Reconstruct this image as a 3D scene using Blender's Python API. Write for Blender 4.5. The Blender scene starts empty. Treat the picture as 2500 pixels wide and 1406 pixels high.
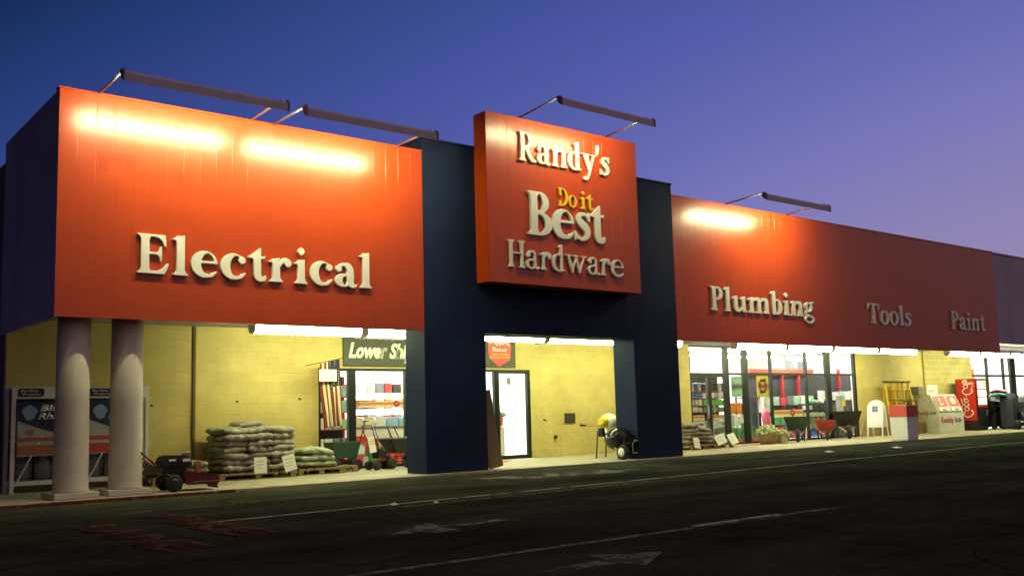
import bpy, bmesh, math, random
import numpy as np
from mathutils import Matrix, Vector, Euler
R = math.radians
C = bpy.context.scene.collection
sc = bpy.context.scene

# ------------------------------------------------------------------ camera
cam = bpy.data.objects.new("camera", bpy.data.cameras.new("camera"))
C.objects.link(cam)
cam.data.sensor_width = 36.0
cam.data.lens = 34.12
cam.data.shift_x = 0.0005
cam.data.shift_y = 0.0152
cam.data.clip_start = 0.1
cam.data.clip_end = 1000
cam.matrix_world = (Matrix.Translation((-4.1315, -17.0047, 1.25)) @ Matrix.Rotation(-0.6814, 4, 'Z')
                    @ Matrix.Rotation(0.1129, 4, 'X') @ Matrix.Rotation(0.0272, 4, 'Y')
                    @ Matrix.Rotation(R(90), 4, 'X'))
sc.camera = cam

# ------------------------------------------------------------------ view, world
sc.view_settings.view_transform = 'Standard'
sc.view_settings.look = 'None'
sc.view_settings.exposure = 0.0
sc.view_settings.gamma = 1.0
sc.render.engine = 'CYCLES'
sc.cycles.use_denoising = True
sc.cycles.max_bounces = 8
sc.cycles.transparent_max_bounces = 12
sc.cycles.sample_clamp_indirect = 6.0
sc.cycles.caustics_reflective = False
sc.cycles.caustics_refractive = False

world = bpy.data.worlds.new("World")
sc.world = world
world.use_nodes = True
wn = world.node_tree.nodes; wl = world.node_tree.links
bg = wn['Background']
tc = wn.new('ShaderNodeTexCoord')
dt = wn.new('ShaderNodeVectorMath'); dt.operation = 'DOT_PRODUCT'
dt.inputs[1].default_value = (0.9, 0.10, -1.2)
wl.new(tc.outputs['Generated'], dt.inputs[0])
mr = wn.new('ShaderNodeMapRange')
mr.inputs['From Min'].default_value = -0.5; mr.inputs['From Max'].default_value = 1.0
wl.new(dt.outputs['Value'], mr.inputs['Value'])
rp = wn.new('ShaderNodeValToRGB')
SKY = [(-0.48, (.005, .010, .034)), (-0.20, (.0085, .026, .105)), (-0.09, (.020, .045, .185)), (0.14, (.056, .083, .325)), (0.30, (.094, .113, .40)), (0.42, (.140, .150, .45)),
       (0.50, (.185, .182, .485)), (0.66, (.275, .235, .46)), (0.90, (.34, .27, .40))]
el = rp.color_ramp.elements
el[0].position = (SKY[0][0] + .5) / 1.5; el[0].color = (*SKY[0][1], 1)
el[1].position = (SKY[-1][0] + .5) / 1.5; el[1].color = (*SKY[-1][1], 1)
for t, c in SKY[1:-1]:
    e = el.new((t + .5) / 1.5); e.color = (*c, 1)
wl.new(mr.outputs['Result'], rp.inputs['Fac'])
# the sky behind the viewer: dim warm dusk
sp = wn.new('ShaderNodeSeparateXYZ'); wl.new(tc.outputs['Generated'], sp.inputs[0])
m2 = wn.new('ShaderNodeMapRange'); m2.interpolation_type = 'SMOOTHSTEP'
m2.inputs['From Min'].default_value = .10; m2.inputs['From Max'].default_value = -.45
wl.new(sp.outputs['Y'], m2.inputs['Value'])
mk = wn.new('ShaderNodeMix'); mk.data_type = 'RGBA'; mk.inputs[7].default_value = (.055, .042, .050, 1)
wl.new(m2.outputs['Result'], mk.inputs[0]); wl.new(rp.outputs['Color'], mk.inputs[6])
# added glow, high up behind the viewer's right shoulder, to light the facade
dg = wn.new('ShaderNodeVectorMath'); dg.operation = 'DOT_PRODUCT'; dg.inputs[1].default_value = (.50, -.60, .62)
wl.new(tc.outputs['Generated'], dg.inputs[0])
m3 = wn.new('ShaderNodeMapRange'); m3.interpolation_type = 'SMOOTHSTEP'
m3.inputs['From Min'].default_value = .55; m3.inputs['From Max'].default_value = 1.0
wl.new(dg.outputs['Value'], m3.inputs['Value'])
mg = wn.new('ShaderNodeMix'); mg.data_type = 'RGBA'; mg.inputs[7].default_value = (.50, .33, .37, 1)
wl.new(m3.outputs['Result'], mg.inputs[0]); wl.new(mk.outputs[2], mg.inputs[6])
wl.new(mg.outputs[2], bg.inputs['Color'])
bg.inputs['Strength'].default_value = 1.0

TUBE_L = 38.0          # walkway strip lights
SIGN_L = 135.0          # sign flood tubes
ROOM_L = 95.0           # store ceiling lights

# ------------------------------------------------------------------ materials
def nodes_of(name):
    m = bpy.data.materials.new(name); m.use_nodes = True
    nt = m.node_tree
    return m, nt, nt.nodes, nt.links, nt.nodes['Principled BSDF']

MC = {}
def M(name, rgb, rough=.6, metal=0.0, var=.18, scale=5.0, bump=0.0, bscale=60.0, spec=.5):
    """painted / plain surface with a little uneven colour"""
    if name in MC: return MC[name]
    m, nt, n, l, p = nodes_of(name)
    t = n.new('ShaderNodeTexCoord'); no = n.new('ShaderNodeTexNoise')
    no.inputs['Scale'].default_value = scale; no.inputs['Detail'].default_value = 6
    l.new(t.outputs['Object'], no.inputs['Vector'])
    mx = n.new('ShaderNodeMix'); mx.data_type = 'RGBA'
    mx.inputs[6].default_value = (*[c * (1 - var) for c in rgb], 1)
    mx.inputs[7].default_value = (*[min(1, c * (1 + var)) for c in rgb], 1)
    l.new(no.outputs['Fac'], mx.inputs[0]); l.new(mx.outputs[2], p.inputs['Base Color'])
    p.inputs['Roughness'].default_value = rough; p.inputs['Metallic'].default_value = metal
    p.inputs['Specular IOR Level'].default_value = spec
    if bump:
        n2 = n.new('ShaderNodeTexNoise'); n2.inputs['Scale'].default_value = bscale; n2.inputs['Detail'].default_value = 5
        l.new(t.outputs['Object'], n2.inputs['Vector'])
        b = n.new('ShaderNodeBump'); b.inputs['Strength'].default_value = bump; b.inputs['Distance'].default_value = .02
        l.new(n2.outputs['Fac'], b.inputs['Height']); l.new(b.outputs['Normal'], p.inputs['Normal'])
    MC[name] = m
    return m

def EM(name, rgb, s):
    if name in MC: return MC[name]
    m, nt, n, l, p = nodes_of(name)
    p.inputs['Base Color'].default_value = (.8, .8, .78, 1)
    p.inputs['Emission Color'].default_value = (*rgb, 1)
    p.inputs['Emission Strength'].default_value = s
    MC[name] = m
    return m

def block_wall(name, c1, c2, cm, rough_low=False, bump=.35):
    """painted concrete block, running bond, on x/z"""
    m, nt, n, l, p = nodes_of(name)
    t = n.new('ShaderNodeTexCoord'); sx = n.new('ShaderNodeSeparateXYZ'); cx = n.new('ShaderNodeCombineXYZ')
    l.new(t.outputs['Object'], sx.inputs[0])
    l.new(sx.outputs['X'], cx.inputs['X']); l.new(sx.outputs['Z'], cx.inputs['Y'])
    br = n.new('ShaderNodeTexBrick')
    br.inputs['Scale'].default_value = 1.0
    br.inputs['Brick Width'].default_value = .46; br.inputs['Row Height'].default_value = .23
    br.inputs['Mortar Size'].default_value = .009; br.inputs['Mortar Smooth'].default_value = .4
    br.inputs['Color1'].default_value = (*c1, 1); br.inputs['Color2'].default_value = (*c2, 1)
    br.inputs['Mortar'].default_value = (*cm, 1)
    l.new(cx.outputs[0], br.inputs['Vector'])
    no = n.new('ShaderNodeTexNoise'); no.inputs['Scale'].default_value = 1.3; no.inputs['Detail'].default_value = 8
    no.inputs['Roughness'].default_value = .65
    l.new(cx.outputs[0], no.inputs['Vector'])
    rmp = n.new('ShaderNodeMapRange'); rmp.inputs['From Min'].default_value = .3; rmp.inputs['From Max'].default_value = .7
    rmp.inputs['To Min'].default_value = .80; rmp.inputs['To Max'].default_value = 1.12
    l.new(no.outputs['Fac'], rmp.inputs['Value'])
    mu = n.new('ShaderNodeMix'); mu.data_type = 'RGBA'; mu.blend_type = 'MULTIPLY'; mu.inputs[0].default_value = 1
    l.new(br.outputs['Color'], mu.inputs[6]); l.new(rmp.outputs['Result'], mu.inputs[7])
    l.new(mu.outputs[2], p.inputs['Base Color'])
    p.inputs['Roughness'].default_value = .62
    n2 = n.new('ShaderNodeTexNoise'); n2.inputs['Scale'].default_value = 26; n2.inputs['Detail'].default_value = 6
    l.new(t.outputs['Object'], n2.inputs['Vector'])
    ad = n.new('ShaderNodeMath'); ad.operation = 'MULTIPLY_ADD'
    l.new(br.outputs['Fac'], ad.inputs[0]); ad.inputs[1].default_value = -.9; l.new(n2.outputs['Fac'], ad.inputs[2])
    b = n.new('ShaderNodeBump'); b.inputs['Strength'].default_value = bump; b.inputs['Distance'].default_value = .015
    l.new(ad.outputs[0], b.inputs['Height']); l.new(b.outputs['Normal'], p.inputs['Normal'])
    return m

def stained_paint(name, rgb, rough, var, streak=.25, spec=.5):
    """factory painted sheet metal: vertical weather streaks, cloudy fading"""
    m, nt, n, l, p = nodes_of(name)
    t = n.new('ShaderNodeTexCoord'); mp = n.new('ShaderNodeMapping'); mp.inputs['Scale'].default_value = (5, 5, .22)
    l.new(t.outputs['Object'], mp.inputs['Vector'])
    a = n.new('ShaderNodeTexNoise'); a.inputs['Scale'].default_value = 2.2; a.inputs['Detail'].default_value = 7
    l.new(mp.outputs[0], a.inputs['Vector'])
    b = n.new('ShaderNodeTexNoise'); b.inputs['Scale'].default_value = .9; b.inputs['Detail'].default_value = 5
    l.new(t.outputs['Object'], b.inputs['Vector'])
    ad = n.new('ShaderNodeMath'); ad.operation = 'MULTIPLY_ADD'; ad.inputs[1].default_value = streak
    l.new(a.outputs['Fac'], ad.inputs[0]); l.new(b.outputs['Fac'], ad.inputs[2])
    mr = n.new('ShaderNodeMapRange'); mr.inputs['From Min'].default_value = .35; mr.inputs['From Max'].default_value = .9
    l.new(ad.outputs[0], mr.inputs['Value'])
    mx = n.new('ShaderNodeMix'); mx.data_type = 'RGBA'
    mx.inputs[6].default_value = (*[c * (1 - var) for c in rgb], 1); mx.inputs[7].default_value = (*[min(1, c * (1 + var)) for c in rgb], 1)
    l.new(mr.outputs['Result'], mx.inputs[0]); l.new(mx.outputs[2], p.inputs['Base Color'])
    r2 = n.new('ShaderNodeMapRange'); r2.inputs['To Min'].default_value = rough * .92; r2.inputs['To Max'].default_value = rough * 1.1
    l.new(a.outputs['Fac'], r2.inputs['Value']); l.new(r2.outputs['Result'], p.inputs['Roughness'])
    p.inputs['Specular IOR Level'].default_value = spec
    n3 = n.new('ShaderNodeTexNoise'); n3.inputs['Scale'].default_value = 1.6; n3.inputs['Detail'].default_value = 2
    l.new(t.outputs['Object'], n3.inputs['Vector'])
    bp = n.new('ShaderNodeBump'); bp.inputs['Strength'].default_value = .2; bp.inputs['Distance'].default_value = .02
    l.new(n3.outputs['Fac'], bp.inputs['Height']); l.new(bp.outputs['Normal'], p.inputs['Normal'])
    MC[name] = m
    return m

def asphalt_mat():
    m, nt, n, l, p = nodes_of('asphalt')
    t = n.new('ShaderNodeTexCoord')
    a = n.new('ShaderNodeTexNoise'); a.inputs['Scale'].default_value = .35; a.inputs['Detail'].default_value = 9; a.inputs['Roughness'].default_value = .68
    l.new(t.outputs['Object'], a.inputs['Vector'])
    g = n.new('ShaderNodeTexNoise'); g.inputs['Scale'].default_value = 60; g.inputs['Detail'].default_value = 4
    l.new(t.outputs['Object'], g.inputs['Vector'])
    r1 = n.new('ShaderNodeValToRGB')
    r1.color_ramp.elements[0].position = .30; r1.color_ramp.elements[0].color = (.0175, .0215, .0150, 1)
    r1.color_ramp.elements[1].position = .72; r1.color_ramp.elements[1].color = (.053, .062, .044, 1)
    l.new(a.outputs['Fac'], r1.inputs['Fac'])
    r2 = n.new('ShaderNodeMapRange'); r2.inputs['From Min'].default_value = .3; r2.inputs['From Max'].default_value = .7
    r2.inputs['To Min'].default_value = .55; r2.inputs['To Max'].default_value = 1.6
    l.new(g.outputs['Fac'], r2.inputs['Value'])
    mu = n.new('ShaderNodeMix'); mu.data_type = 'RGBA'; mu.blend_type = 'MULTIPLY'; mu.inputs[0].default_value = 1
    l.new(r1.outputs['Color'], mu.inputs[6]); l.new(r2.outputs['Result'], mu.inputs[7])
    tm = n.new('ShaderNodeMapping'); tm.inputs['Scale'].default_value = (.06, .55, 1)
    l.new(t.outputs['Object'], tm.inputs['Vector'])
    tn = n.new('ShaderNodeTexNoise'); tn.inputs['Scale'].default_value = 1.6; tn.inputs['Detail'].default_value = 8; tn.inputs['Roughness'].default_value = .6
    l.new(tm.outputs[0], tn.inputs['Vector'])
    tr = n.new('ShaderNodeMapRange'); tr.inputs['From Min'].default_value = .35; tr.inputs['From Max'].default_value = .65
    tr.inputs['To Min'].default_value = .72; tr.inputs['To Max'].default_value = 1.28
    l.new(tn.outputs['Fac'], tr.inputs['Value'])
    m0 = n.new('ShaderNodeMix'); m0.data_type = 'RGBA'; m0.blend_type = 'MULTIPLY'; m0.inputs[0].default_value = 1
    l.new(mu.outputs[2], m0.inputs[6]); l.new(tr.outputs['Result'], m0.inputs[7]); mu = m0
    # cracks
    wv = n.new('ShaderNodeTexVoronoi'); wv.feature = 'DISTANCE_TO_EDGE'; wv.inputs['Scale'].default_value = .22
    dn = n.new('ShaderNodeTexNoise'); dn.inputs['Scale'].default_value = 1.2; dn.inputs['Detail'].default_value = 5
    l.new(t.outputs['Object'], dn.inputs['Vector'])
    mv = n.new('ShaderNodeVectorMath'); mv.operation = 'MULTIPLY_ADD'; mv.inputs[1].default_value = (1.1, 1.1, 0)
    l.new(dn.outputs['Color'], mv.inputs[0]); l.new(t.outputs['Object'], mv.inputs[2]); l.new(mv.outputs[0], wv.inputs['Vector'])
    ck = n.new('ShaderNodeMapRange'); ck.inputs['From Min'].default_value = 0; ck.inputs['From Max'].default_value = .008
    ck.inputs['To Min'].default_value = .6; ck.inputs['To Max'].default_value = 1
    l.new(wv.outputs['Distance'], ck.inputs['Value'])
    m2 = n.new('ShaderNodeMix'); m2.data_type = 'RGBA'; m2.blend_type = 'MULTIPLY'; m2.inputs[0].default_value = 1
    l.new(mu.outputs[2], m2.inputs[6]); l.new(ck.outputs['Result'], m2.inputs[7])
    l.new(m2.outputs[2], p.inputs['Base Color'])
    p.inputs['Roughness'].default_value = .95; p.inputs['Specular IOR Level'].default_value = 0
    b = n.new('ShaderNodeBump'); b.inputs['Strength'].default_value = .6; b.inputs['Distance'].default_value = .012
    l.new(g.outputs['Fac'], b.inputs['Height']); l.new(b.outputs['Normal'], p.inputs['Normal'])
    return m

def worn_paint(name, rgb, thr, scale=3.0):
    """road paint with holes worn through it"""
    m, nt, n, l, p = nodes_of(name)
    t = n.new('ShaderNodeTexCoord')
    a = n.new('ShaderNodeTexNoise'); a.inputs['Scale'].default_value = scale; a.inputs['Detail'].default_value = 10; a.inputs['Roughness'].default_value = .75
    l.new(t.outputs['Object'], a.inputs['Vector'])
    mr = n.new('ShaderNodeMapRange'); mr.inputs['From Min'].default_value = thr - .06; mr.inputs['From Max'].default_value = thr + .08
    l.new(a.outputs['Fac'], mr.inputs['Value']); l.new(mr.outputs['Result'], p.inputs['Alpha'])
    p.inputs['Base Color'].default_value = (*rgb, 1); p.inputs['Roughness'].default_value = .9; p.inputs['Specular IOR Level'].default_value = .05
    return m

def glass_mat():
    m = bpy.data.materials.new('window_glass'); m.use_nodes = True
    nt = m.node_tree; n = nt.nodes; l = nt.links
    n.remove(n['Principled BSDF'])
    tr = n.new('ShaderNodeBsdfTransparent'); tr.inputs['Color'].default_value = (.93, .95, .93, 1)
    gl = n.new('ShaderNodeBsdfGlossy'); gl.inputs['Roughness'].default_value = .02
    fr = n.new('ShaderNodeFresnel'); gm = n.new('ShaderNodeNewGeometry'); io = n.new('ShaderNodeMapRange')
    io.inputs['To Min'].default_value = 1.45; io.inputs['To Max'].default_value = 1 / 1.45   # same reflectance on both faces of the pane
    l.new(gm.outputs['Backfacing'], io.inputs['Value']); l.new(io.outputs['Result'], fr.inputs['IOR'])
    mx = n.new('ShaderNodeMixShader')
    l.new(fr.outputs[0], mx.inputs[0]); l.new(tr.outputs[0], mx.inputs[1]); l.new(gl.outputs[0], mx.inputs[2])
    l.new(mx.outputs[0], n['Material Output'].inputs['Surface'])
    return m

RED = stained_paint('red_panel_paint', (.46, .053, .004), .26, .07, .2, .6)
BLUE = stained_paint('dark_blue_panel_paint', (.011, .022, .060), .7, .22, .3, .12)
VIOLET = stained_paint('slate_blue_panel_paint', (.34, .29, .45), .5, .2, .3, .3)
WALL = block_wall('painted_block', (.58, .455, .155), (.56, .44, .147), (.525, .41, .135))
WALL2 = block_wall('bare_block', (.44, .35, .13), (.39, .31, .11), (.62, .52, .23), bump=.5)
WHITE_IN = M('store_white', (.82, .82, .80), .6, var=.04)
CONC = M('concrete', (.33, .30, .20), .8, var=.22, scale=1.6, bump=.25, bscale=50)
COLM = M('column_paint', (.55, .51, .42), .7, var=.2, scale=2.6, bump=.25, bscale=45)
FRAME = M('dark_bronze_frame', (.022, .026, .022), .4, .6)
GLASS = glass_mat()
CREAM = M('cream_letter', (.85, .86, .79), .5, var=.05)
YEL = M('yellow_letter', (.85, .55, .01), .45, var=.06)
BLACK = M('black_plastic', (.012, .012, .012), .42, var=.3)
BLACKG = M('black_gloss', (.015, .015, .016), .2, var=.3)
RUBBER = M('tyre_rubber', (.016, .016, .015), .8)
STEEL = M('steel', (.5, .5, .48), .35, .9)
GALV = M('weathered_steel', (.20, .19, .22), .6, .2, var=.25, scale=6)
WOOD = M('pallet_wood', (.26, .18, .085), .8, var=.4, scale=7, bump=.3)
BAGM = M('woven_bag', (.27, .252, .20), .45, var=.4, scale=9, bump=.9, bscale=13)
BAGM2 = M('tan_bag', (.27, .24, .19), .5, var=.4, scale=9, bump=.9, bscale=13)
BAGM3 = M('pale_green_bag', (.34, .37, .26), .45, var=.4, scale=9, bump=.9, bscale=13)
PAPER = M('white_card', (.82, .81, .74), .7, var=.05)
WHITEM = M('white_enamel', (.74, .74, .72), .4, var=.06)
DKRED = M('dark_red_enamel', (.085, .009, .008), .4)
BRRED = M('bright_red', (.62, .025, .02), .4)
YELM = M('yellow_enamel', (.78, .50, .02), .42)
NAVY = M('navy_print', (.012, .022, .075), .5)
BLUEL = M('pale_blue_print', (.22, .36, .62), .5)
GRNDK = M('dark_green_enamel', (.02, .055, .035), .38)
LEAF = M('leaf', (.07, .16, .03), .6, var=.5, scale=9)
TUBE_M = EM('walkway_tube', (.94, 1, .48), TUBE_L)
SIGNT_M = EM('sign_tube', (1, .97, .50), SIGN_L)
ROOM_M = EM('ceiling_tube', (1, .99, .93), ROOM_L)

# ------------------------------------------------------------------ mesh helpers
class MB:
    def __init__(s): s.v = []; s.f = []; s.mi = []; s.cur = 0; s.sm = []
    def add(s, vs, fs, smooth=False):
        o = len(s.v); s.v += [tuple(v) for v in vs]
        for f in fs: s.f.append([i + o for i in f]); s.mi.append(s.cur); s.sm.append(smooth)
        return s
    def box(s, x0, x1, y0, y1, z0, z1):
        v = [(x0,y0,z0),(x1,y0,z0),(x1,y1,z0),(x0,y1,z0),(x0,y0,z1),(x1,y0,z1),(x1,y1,z1),(x0,y1,z1)]
        return s.add(v, [(0,3,2,1),(4,5,6,7),(0,1,5,4),(1,2,6,5),(2,3,7,6),(3,0,4,7)])
    def obox(s, c, size, rot):
        """box centred c, size, Euler rotation in degrees"""
        m = Euler([R(a) for a in rot]).to_matrix(); h = [a / 2 for a in size]
        v = [Vector(c) + m @ Vector((a*h[0], b*h[1], d*h[2])) for a,b,d in
             ((-1,-1,-1),(1,-1,-1),(1,1,-1),(-1,1,-1),(-1,-1,1),(1,-1,1),(1,1,1),(-1,1,1))]
        return s.add(v, [(0,3,2,1),(4,5,6,7),(0,1,5,4),(1,2,6,5),(2,3,7,6),(3,0,4,7)])
    def bar(s, a, b, w, h=None):
        a, b = Vector(a), Vector(b); h = h or w; d = (b - a).normalized()
        u = Vector((0,0,1)) if abs(d.z) < .95 else Vector((0,1,0))
        x = d.cross(u).normalized() * w / 2; y = x.cross(d).normalized() * h / 2
        v = [p + i*x + j*y for p in (a, b) for i, j in ((-1,-1),(1,-1),(1,1),(-1,1))]
        return s.add(v, [(3,2,1,0),(4,5,6,7),(0,1,5,4),(1,2,6,5),(2,3,7,6),(3,0,4,7)])
    def tube(s, pts, r, n=8, caps=True):
        pts = [Vector(p) for p in pts]; rr = r if isinstance(r, (list, tuple)) else [r] * len(pts)
        vs = []; fs = []
        for i, p in enumerate(pts):
            d = (pts[min(i+1, len(pts)-1)] - pts[max(i-1, 0)]).normalized()
            u = Vector((0,0,1)) if abs(d.z) < .9 else Vector((0,1,0))
            x = d.cross(u).normalized(); y = x.cross(d).normalized()
            vs += [p + rr[i] * (math.cos(2*math.pi*k/n) * x + math.sin(2*math.pi*k/n) * y) for k in range(n)]
        for i in range(len(pts)-1):
            for k in range(n):
                fs.append((i*n+k, i*n+(k+1) % n, (i+1)*n+(k+1) % n, (i+1)*n+k))
        s.add(vs, fs, True)
        if caps:
            s.add(vs[:n], [tuple(range(n))]); s.add(vs[-n:], [tuple(reversed(range(n)))])
        return s
    def lathe(s, prof, c=(0,0,0), axis='z', n=24, smooth=True):
        vs = []; fs = []
        for r, h in prof:
            for k in range(n):
                a = 2*math.pi*k/n; ca, sa = r*math.cos(a), r*math.sin(a)
                q = {'z': (ca, sa, h), 'x': (h, ca, sa), 'y': (ca, h, sa)}[axis]
                vs.append((q[0]+c[0], q[1]+c[1], q[2]+c[2]))
        for i in range(len(prof)-1):
            for k in range(n): fs.append((i*n+k, i*n+(k+1) % n, (i+1)*n+(k+1) % n, (i+1)*n+k))
        s.add(vs, fs, smooth)
        s.add(vs[:n], [tuple(range(n))]); s.add(vs[-n:], [tuple(range(n))])
        return s
    def prism(s, poly, plane, a, b):
        """extrude a 2-D polygon: plane 'xz' along y, 'yz' along x, 'xy' along z"""
        n = len(poly)
        def P(u, w, t): return {'xz': (u, t, w), 'yz': (t, u, w), 'xy': (u, w, t)}[plane]
        vs = [P(u, w, a) for u, w in poly] + [P(u, w, b) for u, w in poly]
        fs = [tuple(range(n)), tuple(reversed(range(n, 2*n)))] + [(i, (i+1) % n, n+(i+1) % n, n+i) for i in range(n)]
        return s.add(vs, fs)
    def ball(s, c, r, n=12):
        rx, ry, rz = r if isinstance(r, (list, tuple)) else (r, r, r)
        m = n // 2; vs = []; fs = []
        for i in range(m+1):
            t = math.pi * i / m
            for k in range(n):
                a = 2*math.pi*k/n
                vs.append((c[0]+rx*math.sin(t)*math.cos(a), c[1]+ry*math.sin(t)*math.sin(a), c[2]+rz*math.cos(t)))
        for i in range(m):
            for k in range(n): fs.append((i*n+k, i*n+(k+1) % n, (i+1)*n+(k+1) % n, (i+1)*n+k))
        return s.add(vs, fs, True)
    def build(s, name, mat, parent=None, loc=None, bevel=0.0, seg=2):
        me = bpy.data.meshes.new(name); me.from_pydata(s.v, [], s.f)
        for m in (mat if isinstance(mat, (list, tuple)) else [mat]): me.materials.append(m)
        for p, i, sm in zip(me.polygons, s.mi, s.sm): p.material_index = i; p.use_smooth = sm
        bm = bmesh.new(); bm.from_mesh(me)
        bmesh.ops.remove_doubles(bm, verts=bm.verts, dist=1e-5)
        bmesh.ops.recalc_face_normals(bm, faces=bm.faces)
        if bevel:
            es = [e for e in bm.edges if len(e.link_faces) == 2 and e.calc_face_angle(0) > .6]
            bmesh.ops.bevel(bm, geom=es, offset=bevel, segments=seg, affect='EDGES', clamp_overlap=True)
        bm.to_mesh(me); bm.free()
        o = bpy.data.objects.new(name, me); C.objects.link(o)
        if parent: o.parent = parent
        if loc: o.location = loc
        return o

def tag(o, label=None, cat=None, group=None, kind=None):
    if label: o['label'] = label
    if cat: o['category'] = cat
    if group: o['group'] = group
    if kind: o['kind'] = kind
    return o
def thing(name, label, cat, loc=(0,0,0), rz=0, group=None):
    o = bpy.data.objects.new(name, None); C.objects.link(o)
    o.empty_display_size = .2
    o.location = loc; o.rotation_euler = (0, 0, R(rz))
    return tag(o, label, cat, group)
def dup(root, loc, rz=None, label=None):
    def cp(o, par):
        c = o.copy(); C.objects.link(c)
        if par: c.parent = par
        for ch in [k for k in o.children]: cp(ch, c)
        return c
    r = cp(root, None); r.location = loc
    if rz is not None: r.rotation_euler = (0, 0, R(rz))
    if label: r['label'] = label
    return r
def struct(name, mb, mat, **k):
    return tag(mb.build(name, mat, **k), kind='structure')

def font_mesh(txt, h, bold=0.0, shear=0.0, depth=.004, width=None):
    """text in the built-in sans face as mesh data on x/z, facing -y, origin at baseline left"""
    cu = bpy.data.curves.new('text', 'FONT'); cu.body = txt; cu.size = 1
    cu.offset = bold; cu.shear = shear; cu.extrude = 0.0; cu.resolution_u = 3
    ob = bpy.data.objects.new('text', cu); C.objects.link(ob)
    bpy.context.view_layer.update()
    me = bpy.data.meshes.new_from_object(ob.evaluated_get(bpy.context.evaluated_depsgraph_get()))
    bpy.data.objects.remove(ob)
    vs = np.array([v.co[:2] for v in me.vertices])
    if len(vs) == 0: return me
    k = h / .73; kx = k if width is None else width / (vs[:, 0].max() - vs[:, 0].min())
    x0 = vs[:, 0].min()
    for v in me.vertices: v.co = ((v.co.x - x0) * kx, 0, v.co.y * k)
    bm = bmesh.new(); bm.from_mesh(me)
    g = bmesh.ops.extrude_face_region(bm, geom=bm.faces[:])
    bmesh.ops.translate(bm, verts=[e for e in g['geom'] if isinstance(e, bmesh.types.BMVert)], vec=(0, -depth, 0))
    bmesh.ops.recalc_face_normals(bm, faces=bm.faces); bm.to_mesh(me); bm.free()
    return me
def text(name, txt, h, mat, parent, loc, bold=0, shear=0, depth=.004, width=None, rot=(0,0,0)):
    me = font_mesh(txt, h, bold, shear, depth, width); me.materials.clear(); me.materials.append(mat)
    o = bpy.data.objects.new(name, me); C.objects.link(o); o.parent = parent; o.location = loc
    o.rotation_euler = [R(a) for a in rot]
    return o

# ------------------------------------------------------------------ serif letters (outlines drawn here, no font file)
RES = 96
GX, GY = np.meshgrid(np.arange(-.25, 1.75, 1/RES), np.arange(-.5, 1.25, 1/RES))
def g_rect(a, b, c, d): return (GX >= a) & (GX <= c) & (GY >= b) & (GY <= d)
def g_ell(cx, cy, rx, ry): return ((GX-cx)/rx)**2 + ((GY-cy)/ry)**2 <= 1
def g_poly(pts):
    r = np.zeros(GX.shape, bool); n = len(pts)
    for i in range(n):
        x1, y1 = pts[i]; x2, y2 = pts[(i+1) % n]
        if y1 == y2: continue
        c = ((y1 > GY) != (y2 > GY)) & (GX < (x2-x1)*(GY-y1)/(y2-y1)+x1)
        r ^= c
    return r
def g_path(pts, ws):
    P = np.array(pts, float); W = np.array(ws, float); n = len(P); r = np.zeros(GX.shape, bool)
    for i in range(n-1):
        p0, p1, p2, p3 = P[max(i-1, 0)], P[i], P[i+1], P[min(i+2, n-1)]
        for t in np.linspace(0, 1, 14):
            q = .5*((2*p1)+(p2-p0)*t+(2*p0-5*p1+4*p2-p3)*t*t+(3*p1-p0-3*p2+p3)*t**3)
            r |= g_ell(q[0], q[1], W[i]*(1-t)+W[i+1]*t, W[i]*(1-t)+W[i+1]*t)
    return r
def g_foot(xa, xb, y=0, up=1, out=.09, h=.055):
    """bracketed slab serif under (or over) a stem xa..xb"""
    k = up
    return g_poly([(xa-out, y), (xb+out, y), (xb+out, y+k*h*.7), (xb+out*.35, y+k*h*1.25), (xb, y+k*h*2.6), (xa, y+k*h*2.6), (xa-out*.35, y+k*h*1.25), (xa-out, y+k*h*.7)])
def g_flag(xa, xb, y, d=.12): return g_poly([(xa-d, y-.10), (xa, y-.055), (xb, y+.015), (xb, y-.22), (xa, y-.22), (xa-.01, y-.145), (xa-d, y-.125)])
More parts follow.
